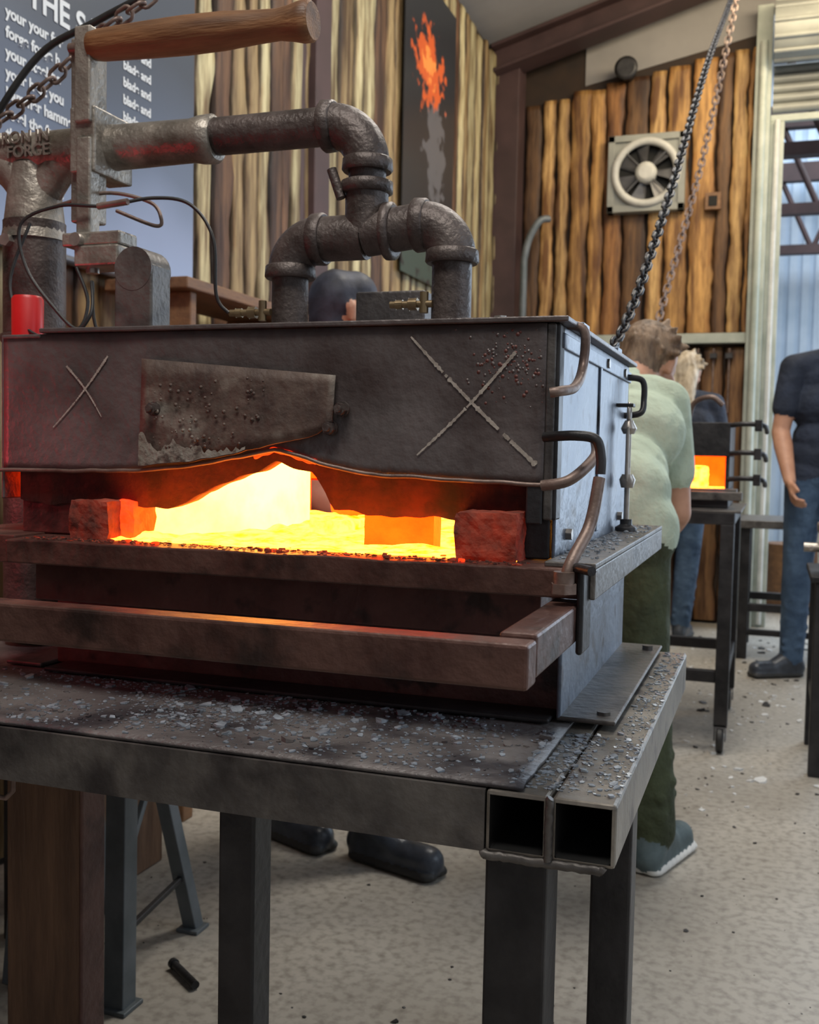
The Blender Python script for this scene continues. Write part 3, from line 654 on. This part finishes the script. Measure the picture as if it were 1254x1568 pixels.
cu=bpy.data.curves.new('cast_lettering','FONT'); cu.body='IRON IN\nFORGE'; cu.size=.025; cu.extrude=.0015; cu.offset=.0004; cu.space_line=.85; cu.align_x='RIGHT'
o=bpy.data.objects.new('cast_lettering',cu); bpy.context.collection.objects.link(o); o.location=(-1.045,PY-.035,1.458); o.rotation_euler=(math.pi/2,0,0); o.data.materials.append(M['alu']); o.parent=fg
mb=MB(); chain(mb,[(-1.36,1.45,1.50),(-1.287,1.5,1.56),(-1.20,1.5,1.605),(-1.129,1.5,1.652),(-1.05,1.5,1.70),(-.98,1.5,1.735),(-.86,1.55,1.86),(-.70,1.6,2.3),(-.6,1.65,3.78)],.034,.022,.0032,'rod')
mb.sweep(spline([(-1.42,1.52,1.40),(-1.33,1.52,1.55),(-1.22,1.52,1.67),(-1.10,1.52,1.715),(-.95,1.52,1.77),(-.8,1.55,1.9),(-.66,1.6,2.4),(-.62,1.65,3.78)]),.006,'rubber',8)
mb.obj('lifting_chain')
mb=MB(); chain(mb,[(-.285,1.71,1.155),(-.27,1.95,1.24),(-.248,2.4,1.56),(-.235,3.3,2.18),(-.225,4.2,2.72),(-.2,5.6,3.62),(-.2,5.7,3.9)],.034,.018,.0032,'dark')
mb.obj('lifting_chain.001')
mb=MB(); chain(mb,[(-.52,4.2,1.25),(-.44,4.5,1.75),(-.35,4.8,2.3),(-.27,5.1,2.95),(-.22,5.4,3.5),(-.2,5.5,3.9)],.045,.026,.004,'rod')
mb.obj('lifting_chain.002')

# ------------------------------------------------------------------ second forge
f2=empty('gas_forge_station')
mb=MB()
for x in(-.80,-.165):
    for y in(3.66,4.32): mb.sqtube('z',.09,.78,x,x+.045,y,y+.045,.004,'dark')
for y in(3.66,4.32): mb.sqtube('x',-.80,-.12,y,y+.045,.78,.82,.004,'dark'); mb.box(-.76,-.165,y+.005,y+.04,.24,.28,'dark')
for x in(-.80,-.165): mb.box(x,x+.045,3.70,4.32,.78,.82,'dark'); mb.box(x+.005,x+.04,3.70,4.32,.24,.28,'dark')
mb.box(-.80,-.10,3.66,4.365,.82,.828,'table')
for x in(-.778,-.143):
    for y in(3.68,4.34): mb.prof((x-.012,y,.045),(1,0,0),[(0,.04),(.004,.045),(.02,.045),(.024,.04)],'rubber',18); mb.box(x-.02,x+.02,y-.02,y+.02,.085,.10,'grey'); mb.box(x-.02,x-.016,y-.015,y+.015,.04,.09,'grey'); mb.box(x+.016,x+.02,y-.015,y+.015,.04,.09,'grey')
mb.obj('stand',f2,.002)
mb=MB()
mb.box(-.74,-.15,3.85,4.3,.828,.895,'dark'); mb.box(-.74,-.15,3.85,4.3,1.01,1.13,'dark'); mb.box(-.165,-.15,3.86,4.3,.895,1.01,'dark')
mb.box(-.74,-.70,3.86,4.3,.895,1.01,'warm'); mb.box(-.74,-.15,4.27,4.3,.895,1.01,'warm')
mb.box(-.78,-.12,3.78,3.86,.885,.897,'table'); mb.box(-.78,-.10,3.7,3.73,.86,.89,'table')
for z in(.93,1.02,1.12): mb.sweep(spline([(-.155,3.86,z),(-.10,3.84,z+.005),(-.04,3.86,z),(-.03,3.95,z-.02)]),.009,'dark',8); mb.box(-.07,-.045,3.83,3.87,z-.02,z+.02,'dark')
mb.cyl((-.55,4.0,1.13),(-.55,4.0,1.3),.024,'iron'); mb.cyl((-.35,4.0,1.13),(-.35,4.0,1.26),.024,'iron'); mb.cyl((-.55,4.0,1.26),(-.35,4.0,1.26),.024,'iron')
mb.sweep(spline([(-.30,3.9,1.13),(-.28,3.88,1.20),(-.22,3.86,1.22),(-.18,3.86,1.19)]),.009,'rod',8)
mb.obj('body',f2,.003)
mb=MB(); mb.box(-.70,-.166,3.98,4.02,.895,1.01,'hot_o'); mb.rough(-.285,-.225,3.87,3.95,.897,.975,'hot_m'); mb.rough(-.36,-.30,3.87,3.95,.897,.96,'hot_o'); mb.box(-.70,-.166,3.88,3.98,.897,.90,'hot_m'); mb.obj('glowing_bricks',f2)
mb=MB(); 
for x in(-.15,.62):
    for y in(5.48,5.98): mb.box(x,x+.05,y,y+.05,0,.66,'dark')
mb.box(-.17,.69,5.46,6.05,.66,.70,'table'); mb.box(-.12,.62,5.49,5.52,.24,.28,'dark'); mb.box(-.12,.62,5.99,6.02,.24,.28,'dark'); mb.box(-.15,-.11,5.5,6.0,.24,.28,'dark')
mb.box(-.12,.62,5.49,5.52,.12,.15,'dark'); mb.prof((.3,5.75,.70),(0,0,1),[(0,.09),(.16,.1),(.17,.09)],'post',20)
mb.obj('steel_bench',bevel=.003)
mb=MB(); mb.prof((.12,7.4,0),(0,0,1),[(0,.17),(.03,.18),(.22,.17),(.25,.175),(.45,.17)],'shelfwood',24); mb.obj('wooden_stump')
vs_=empty('vise_stand')
mb=MB()
for x in(.135,.55):
    for y in(3.50,3.9): mb.sqtube('z',0,.62,x,x+.05,y,y+.05,.004,'dark')
mb.box(.12,.61,3.49,3.96,.62,.64,'dark'); mb.box(.18,.55,3.51,3.54,.2,.24,'dark'); mb.box(.18,.55,3.91,3.94,.2,.24,'dark'); mb.box(.14,.18,3.55,3.9,.2,.24,'dark')
mb.obj('frame',vs_,.003)
mb=MB(); mb.box(.18,.30,3.55,3.75,.64,.68,'iron'); mb.box(.15,.21,3.58,3.70,.68,.78,'iron'); mb.box(.24,.30,3.58,3.70,.68,.78,'iron'); mb.cyl((.10,3.64,.72),(.32,3.64,.72),.015,'bright'); mb.cyl((.12,3.58,.72),(.12,3.70,.72),.006,'bright')
mb.box(.14,.21,3.57,3.71,.77,.80,'bright'); mb.obj('bench_vise',vs_,.005)

mb=MB(); mb.box(-1.61,-1.51,1.92,2.16,0,1.02,'post'); mb.box(-1.505,-1.37,1.91,2.16,0,1.02,'post'); mb.box(-1.62,-1.36,1.90,2.17,1.02,1.04,'post'); mb.obj('timber_post',bevel=.006)
mb=MB(); mb.box(-1.062,-.928,1.25,1.30,0,.61,'post'); mb.box(-1.064,-.925,1.247,1.303,.60,.618,'dark'); mb.box(-.932,-.926,1.247,1.303,0,.60,'warm'); mb.obj('timber_post.001',bevel=.004)
mb=MB()
def bar(a,b,w,mat):
    a=V(a);b=V(b); mb.sweep([a,b],w*.72,mat,4,smooth=False)
bar((-1.07,1.55,.0),(-1.10,1.60,.55),.04,'bluegrey'); bar((-1.11,1.87,0),(-1.16,1.76,.50),.03,'bluegrey')
bar((-1.30,1.56,.0),(-1.28,1.60,.55),.04,'bluegrey'); bar((-1.33,1.87,0),(-1.31,1.76,.50),.03,'bluegrey')
bar((-1.08,1.56,.12),(-1.12,1.84,.12),.011,'dark'); bar((-1.09,1.58,.36),(-1.15,1.80,.36),.016,'bluegrey')
bar((-1.09,1.58,.22),(-1.15,1.80,.40),.012,'bluegrey'); bar((-1.30,1.58,.36),(-1.31,1.80,.36),.016,'bluegrey')
mb.box(-1.35,-1.05,1.56,1.84,.54,.57,'bluegrey'); mb.box(-1.10,-1.04,1.52,1.58,0,.008,'bluegrey'); mb.box(-1.135,-1.085,1.84,1.89,0,.008,'bluegrey')
mb.obj('steel_trestle',bevel=.002)
mb=MB(); mb.sweep([(-1.055,1.705,.010),(-.975,1.65,.010)],.008,'dark',12); mb.prof((-1.052,1.703,.0105),(-.85,.52,0),[(0,.010),(.010,.010)],'dark',12); mb.obj('steel_bar_offcut')

# ------------------------------------------------------------------ people
def capsule(p,q,r1,r2,flat=None,seg=16):
    p=V(p);q=V(q); d=q-p; L=d.length; t=d.normalized() if L>1e-6 else V((0,0,1)); a=t.orthogonal().normalized(); b=t.cross(a)
    rows=[];n=5
    for i in range(1,n+1):
        an=math.pi/2*i/n; rows.append((p-t*r1*math.cos(an),r1*math.sin(an)))
    for i in range(0,n):
        an=math.pi/2*i/n; rows.append((q+t*r2*math.sin(an),r2*math.cos(an)))
    vs=[p-t*r1];
    for c,r in rows:
        for k in range(seg): an=2*math.pi*k/seg; vs.append(c+(a*math.cos(an)+b*math.sin(an))*r)
    vs.append(q+t*r2); fs=[]
    for k in range(seg): fs.append((0,1+(k+1)%seg,1+k))
    m=len(rows)
    for i in range(m-1):
        for k in range(seg): fs.append((1+i*seg+k,1+i*seg+(k+1)%seg,1+(i+1)*seg+(k+1)%seg,1+(i+1)*seg+k))
    e=len(vs)-1
    for k in range(seg): fs.append((1+(m-1)*seg+k,1+(m-1)*seg+(k+1)%seg,e))
    if flat:
        fd=V(flat[0]).normalized(); k=flat[1]; mid=(p+q)/2
        out=[]
        for v in vs:
            w=v-mid
            out.append(v+fd*(w.dot(fd)-(t*w.dot(t)).dot(fd))*(k-1))
        vs=out
    return vs,fs
def person(name,J,f,hf,mats,hs=.92,curl=1.0,vox=.0075,hem=0,wild=False,hemz=None,longhair=False):
    P=[]
    f=V(f).normalized(); up=V((0,0,1)); J={k:V(v) for k,v in J.items()}
    sh=J['shoulder_r']-J['shoulder_l']; side=sh.normalized()
    top,bot,shoe,sole,hairm=mats
    pe,ch,nk=J['pelvis'],J['chest'],J['neck']; sp=(nk-pe).normalized(); tf=side.cross(sp).normalized()
    wa=pe.lerp(ch,.45)
    P.append((J['hip_l']+up*.01,J['hip_r']+up*.01,.098,.098,bot,None))
    P.append((pe-side*.045,pe+side*.045,.100,.100,bot,(tf,.95)))
    if hem: P.append((J['hip_l']+up*hem,J['hip_r']+up*hem,.112,.112,top,None))
    P.append((wa-side*.055,wa+side*.055,.105,.105,top,(tf,.95)))
    P.append((pe.lerp(wa,.45)-side*.06,pe.lerp(wa,.45)+side*.06,.112,.112,top,(tf,.95)))
    P.append((ch-side*.075,ch+side*.075,.118,.118,top,(tf,.88)))
    P.append((ch.lerp(nk,.55)-side*.08,ch.lerp(nk,.55)+side*.08,.095,.095,top,(tf,.85)))
    P.append((J['shoulder_l'],nk-sp*.03,.062,.062,top,None)); P.append((nk-sp*.03,J['shoulder_r'],.062,.062,top,None))
    hc=J['head']; P.append((nk-sp*.02,hc-(hc-nk)*.25,.056,.052,'skin',None)); P.append((nk-sp*.015,nk+sp*.012,.066,.06,top,None))
    hf=V(hf).normalized(); hr=hf.cross(V((0,0,1))).normalized()
    hu=hr.cross(hf).normalized()
    def H(a,b,c): return hc+(hr*a+hf*b+hu*c)*hs
    def hp(a,b,r1,r2,m,fl=None): P.append((H(*a),H(*b),r1*hs,r2*hs,m,fl))
    hp((0,-.02,.03),(0,.012,.035),.086,.082,'skin',(hr,.88)); hp((0,.025,0),(0,.045,-.06),.062,.046,'skin',(hr,.98)); hp((-.012,.066,-.085),(.012,.066,-.085),.022,.022,'skin')
    hp((0,.088,.012),(0,.104,-.02),.009,.013,'skin'); hp((-.035,.078,.026),(.035,.078,.026),.013,.013,'skin')
    hp((-.04,.06,-.02),(-.038,.055,-.02),.024,.024,'skin'); hp((.04,.06,-.02),(.038,.055,-.02),.024,.024,'skin')
    for s_ in(-1,1):
        hp((s_*.076,-.005,.015),(s_*.074,.0,-.02),.018,.012,'skin'); hp((s_*.031,.082,.006),(s_*.033,.082,.006),.0095,.0095,'eye'); hp((s_*.02,.082,.027),(s_*.044,.076,.027),.006,.005,hairm)
    hp((-.02,.087,-.053),(.02,.087,-.053),.008,.008,'lip')
    hp((0,-.03,.045),(0,.018,.062),.091,.074,hairm,(hr,.93)); hp((0,-.05,-.02),(0,-.045,.03),.066,.08,hairm,(hr,.98))
    if longhair:
        for a_ in(-.045,0,.045): hp((a_,-.055,-.01),(a_*1.2,-.085,-.17),.05,.038,hairm)
        for k in range(9):
            a_=-.07+.0175*k; hp((a_,-.07,-.03),(a_*1.25,-.10,-.20-.02*(k%3)),.018,.010,hairm)
    if wild:
        rw=random.Random(4)
        for k in range(26):
            a=rw.uniform(0,6.28); e=rw.uniform(-.3,1.2); r0=.072; d=V((math.cos(a)*math.cos(e),-abs(math.sin(a))*math.cos(e)*.9+.15,math.sin(e)))
            q0=d*r0+V((0,-.02,.035)); q1=d*(r0+.035)+V((rw.uniform(-.02,.02),-.02,.035+rw.uniform(-.02,.01)))
            hp(tuple(q0),tuple(q1),.024,.009,hairm)
    for s_,nm in((1,'r'),(-1,'l')):
        S_,E,W=J['shoulder_'+nm],J['elbow_'+nm],J['wrist_'+nm]
        sl=S_.lerp(E,.62)
        P.append((S_,sl,.062,.060,top,None)); P.append((sl,E,.046,.040,'skin',None)); P.append((E,E.lerp(W,.3),.041,.042,'skin',None)); P.append((E.lerp(W,.3),W,.042,.027,'skin',None))
        d=(W-E).normalized(); inward=(-side*s_); n=(inward-d*inward.dot(d)).normalized(); sd=d.cross(n)*s_
        if sd.dot(f)<0: sd=-sd
        hl=[(.031,.066),(.011,.076),(-.010,.072),(-.029,.056)]
        for off,l in hl:
            k0=W+d*.015+sd*off*.5; k1=W+d*.082+sd*off; P.append((k0,k1,.014,.0115,'skin',None))
            k2=k1+(d*.9+n*.35*curl).normalized()*l*.5; k3=k2+(d*.45+n*.9*curl).normalized()*l*.5
            P.append((k1,k2,.0098,.0088,'skin',None)); P.append((k2,k3,.0088,.0075,'skin',None))
        t0=W+d*.028+sd*.02; t1=W+d*.055+sd*.046+n*.012; t2=t1+d*.032+sd*.006+n*.012
        P.append((t0,t1,.014,.0115,'skin',None)); P.append((t1,t2,.0112,.0085,'skin',None))
        Hh,K,A,T=J['hip_'+nm],J['knee_'+nm],J['ankle_'+nm],J['toe_'+nm]
        P.append((Hh,K,.092,.066,bot,None)); P.append((K,K.lerp(A,.35),.066,.064,bot,None)); P.append((K.lerp(A,.35),A+V((0,0,.0)),.062,.054,bot,None))
        rw=random.Random(3 if nm=='r' else 5)
        for k in range(9):
            t=.25+.75*k/9; c=K.lerp(A,t) ; a=rw.uniform(0,6.28); rr=.050; c2=c+V((math.cos(a)*rr,math.sin(a)*rr,0)); a2=a+1.3; c3=c+V((math.cos(a2)*rr,math.sin(a2)*rr,rw.uniform(-.03,.03)))
            P.append((c2,c3,.016,.014,bot,None))
        td=(T-A); td.z=0; td.normalize(); heel=V((A.x,A.y,.045))-td*.03
        P.append((V((A.x,A.y,.10)),heel,.045,.040,shoe,None)); tp=heel+td*.20; tp.z=.038
        P.append((V((A.x,A.y,.09)),heel+td*.12,.045,.036,shoe,None)); P.append((heel,tp,.038,.038,shoe,None))
        ss=td.cross(up)
        for o_ in(-.016,.016): P.append((V((heel.x,heel.y,.013))+ss*o_,V((tp.x,tp.y,.013))+td*.01+ss*o_*1.3,.026,.027,sole,(up,.5)))
    vs=[];fs=[]
    for p,q,r1,r2,m,fl in P:
        a,b=capsule(p,q,r1,r2,fl); o=len(vs); vs+=a; fs+=[[o+i for i in t] for t in b]
    me=bpy.data.meshes.new(name+'_src'); me.from_pydata(vs,[],fs); me.update()
    ob=bpy.data.objects.new(name+'_src',me); bpy.context.collection.objects.link(ob)
    rm=ob.modifiers.new('r','REMESH'); rm.mode='VOXEL'; rm.voxel_size=vox; rm.use_smooth_shade=True
    sm=ob.modifiers.new('s','SMOOTH'); sm.factor=.5; sm.iterations=2
    dg=bpy.context.evaluated_depsgraph_get(); dg.update(); me2=bpy.data.meshes.new_from_object(ob.evaluated_get(dg)); bpy.data.objects.remove(ob)
    me2.name=name
    nf=len(me2.polygons); co=np.zeros(nf*3); me2.polygons.foreach_get('center',co); co=co.reshape(-1,3)
    best=np.full(nf,1e9); idx=np.zeros(nf,int); keys=[]
    for p,q,r1,r2,m,fl in P:
        if m not in keys: keys.append(m)
        p_=np.array(p);q_=np.array(q);
        X=co-p_; d_=q_-p_; L2=max(1e-9,d_@d_); t=np.clip(X@d_/L2,0,1)
        R=X-t[:,None]*d_
        if fl:
            fd=np.array(V(fl[0]).normalized()); R=R+np.outer(R@fd,fd)*(1/fl[1]-1)
        dd=np.linalg.norm(R,axis=1)-(r1+(r2-r1)*t)
        if m=='eye' : dd-=.003
        if m=='lip' : dd-=.001
        msk=dd<best; best[msk]=dd[msk]; idx[msk]=keys.index(m)
    if top!=bot:
        hz=hemz if hemz else pe.z-.01
        wob=hz+.008*np.sin(co[:,0]*40)+.006*np.sin(co[:,1]*55)
        it,ib=keys.index(top),keys.index(bot); up_=(idx==ib)&(co[:,2]>wob); dn=(idx==it)&(co[:,2]<=wob)
        idx[up_]=it; idx[dn]=ib
    me2.materials.clear()
    for k in keys: me2.materials.append(M[k])
    me2.polygons.foreach_set('material_index',idx.astype('i')); me2.polygons.foreach_set('use_smooth',[True]*nf); me2.update()
    o=bpy.data.objects.new(name,me2); bpy.context.collection.objects.link(o); return o
person('man_in_mint_tshirt',dict(pelvis=(-.395,2.50,.88),chest=(-.40,2.70,1.06),neck=(-.40,2.87,1.19),head=(-.345,3.0,1.255),
  shoulder_r=(-.270,2.76,1.14),shoulder_l=(-.58,2.84,1.14),elbow_r=(-.238,2.78,.86),wrist_r=(-.30,2.98,.78),elbow_l=(-.60,2.98,.87),wrist_l=(-.50,3.2,.84),
  hip_r=(-.315,2.51,.85),hip_l=(-.475,2.53,.85),knee_r=(-.285,2.56,.47),knee_l=(-.48,2.68,.47),ankle_r=(-.245,2.55,.10),ankle_l=(-.52,2.62,.10),toe_r=(-.19,2.74,.03),toe_l=(-.50,2.8,.03)),
  (.2,1,0),(.45,1,-.5),('mint','olive','shoe','sole','hairb'),hem=-.02,wild=True,hemz=.80)
person('woman_with_blonde_hair',dict(pelvis=(-.50,5.90,.93),chest=(-.50,5.93,1.18),neck=(-.495,5.97,1.36),head=(-.48,6.00,1.47),
  shoulder_l=(-.66,5.96,1.30),shoulder_r=(-.33,5.96,1.30),elbow_l=(-.71,5.98,1.04),wrist_l=(-.62,6.16,1.0),elbow_r=(-.28,6.0,1.04),wrist_r=(-.34,6.18,1.0),
  hip_l=(-.58,5.90,.90),hip_r=(-.42,5.90,.90),knee_l=(-.60,5.93,.50),knee_r=(-.43,5.92,.50),ankle_l=(-.61,5.90,.10),ankle_r=(-.46,5.90,.10),toe_l=(-.63,6.08,.03),toe_r=(-.44,6.08,.03)),
  (0,1,0),(.3,1,-.2),('navy','jeans','boot','dsole','hairg'),wild=True,longhair=True)
dx=-.035
person('man_in_navy_shirt',dict(pelvis=(.26+dx,5.12,.97),chest=(.27+dx,5.10,1.26),neck=(.28+dx,5.09,1.49),head=(.29+dx,5.06,1.63),
  shoulder_r=(.10+dx,5.07,1.42),shoulder_l=(.46+dx,5.05,1.42),elbow_r=(.055+dx,5.04,1.13),wrist_r=(.10+dx,4.90,.91),elbow_l=(.52+dx,5.0,1.13),wrist_l=(.50+dx,4.85,.93),
  hip_r=(.17+dx,5.12,.93),hip_l=(.35+dx,5.12,.93),knee_r=(.15+dx,5.08,.51),knee_l=(.38+dx,5.08,.51),ankle_r=(.14+dx,5.12,.10),ankle_l=(.42+dx,5.16,.10),toe_r=(-.02+dx,5.03,.03),toe_l=(.40+dx,5.0,.03)),
  (-.2,-1,0),(.2,-1,-.2),('navy','jeans','boot','dsole','hairb'),hemz=.92)
person('person_in_black',dict(pelvis=(-1.05,2.42,.80),chest=(-1.03,2.42,1.03),neck=(-1.015,2.42,1.20),head=(-1.02,2.42,1.34),
  shoulder_r=(-1.03,2.26,1.14),shoulder_l=(-1.03,2.58,1.14),elbow_r=(-1.0,2.22,.90),wrist_r=(-.85,2.26,.80),elbow_l=(-1.0,2.62,.9),wrist_l=(-.85,2.56,.8),
  hip_r=(-1.04,2.34,.76),hip_l=(-1.04,2.50,.76),knee_r=(-.96,2.34,.43),knee_l=(-1.10,2.46,.43),ankle_r=(-.90,2.35,.12),ankle_l=(-1.20,2.42,.12),toe_r=(-.76,2.31,.03),toe_l=(-1.05,2.36,.03)),
  (1,-.1,0),(.9,.7,-.1),('blackcloth','blackcloth','boot','dsole','haird'),hs=.82)

# ------------------------------------------------------------------ lights
def area(name,loc,tgt,sx,sy,e,col):
    l=bpy.data.lights.new(name,'AREA'); l.shape='RECTANGLE'; l.size=sx; l.size_y=sy; l.energy=e; l.color=col
    o=bpy.data.objects.new(name,l); bpy.context.collection.objects.link(o); o.location=loc
    o.rotation_euler=(V(tgt)-V(loc)).to_track_quat('-Z','Y').to_euler(); return o
def point(name,loc,e,col,r):
    l=bpy.data.lights.new(name,'POINT'); l.energy=e; l.color=col; l.shadow_soft_size=r
    o=bpy.data.objects.new(name,l); bpy.context.collection.objects.link(o); o.location=loc; return o
area('ceiling_tube_light',(-.3,.2,3.4),(-.5,1.3,0.6),1.4,.5,50,(1,.95,.88))
area('ceiling_tube_light.001',(-.2,3.4,3.5),(-.4,3.6,0),1.5,.6,64,(1,.94,.85))
area('ceiling_tube_light.002',(.2,5.3,3.5),(-.8,6.6,2.2),1.5,.4,40,(1,.82,.55))
area('door_daylight',(1.6,6.4,1.7),(-.2,1.5,.9),2.4,2.6,82,(.70,.84,1))
area('side_daylight',(2.8,1.6,2.2),(-.3,1.5,.9),2,2,28,(.72,.85,1))
point('forge_fire',(-.36,1.24,.985),2.4,(1,.13,.01),.015)
point('forge_fire.001',(-.50,1.30,1.02),2.4,(1,.13,.01),.015)
point('left_red_light',(-1.35,.95,1.0),2.8,(1,.05,.08),.08)  # added red lamp out of view, reddens the left end of the forge
point('second_forge_glow',(-.45,3.90,.98),1,(1,.2,.03),.03)
area('yard_daylight',(1.5,10,5.5),(1.5,10,0),5,5,420,(.8,.9,1))
w=bpy.data.worlds.new('World'); bpy.context.scene.world=w; w.use_nodes=True
bg=w.node_tree.nodes['Background']; bg.inputs[0].default_value=(.86,.88,.93,1); bg.inputs[1].default_value=.27
bpy.context.scene.view_settings.view_transform='Standard'

# ------------------------------------------------------------------ camera
cam=bpy.data.cameras.new('camera'); co=bpy.data.objects.new('camera',cam); bpy.context.collection.objects.link(co)
th=math.radians(19.2); p=math.atan(.0563); r=.02
F=V((-math.sin(th)*math.cos(p),math.cos(th)*math.cos(p),-math.sin(p))); R=V((math.cos(th),math.sin(th),0)); U=R.cross(F)
R2=R*math.cos(r)+U*math.sin(r); U2=-R*math.sin(r)+U*math.cos(r)
mt=Matrix((( R2.x,U2.x,-F.x,0),(R2.y,U2.y,-F.y,0),(R2.z,U2.z,-F.z,1.0),(0,0,0,1)))
co.matrix_world=mt
cam.sensor_fit='VERTICAL'; cam.sensor_height=36; cam.lens=36*1600/1568; cam.clip_start=.02
cam.dof.use_dof=True; cam.dof.focus_distance=1.15; cam.dof.aperture_fstop=10
bpy.context.scene.camera=co
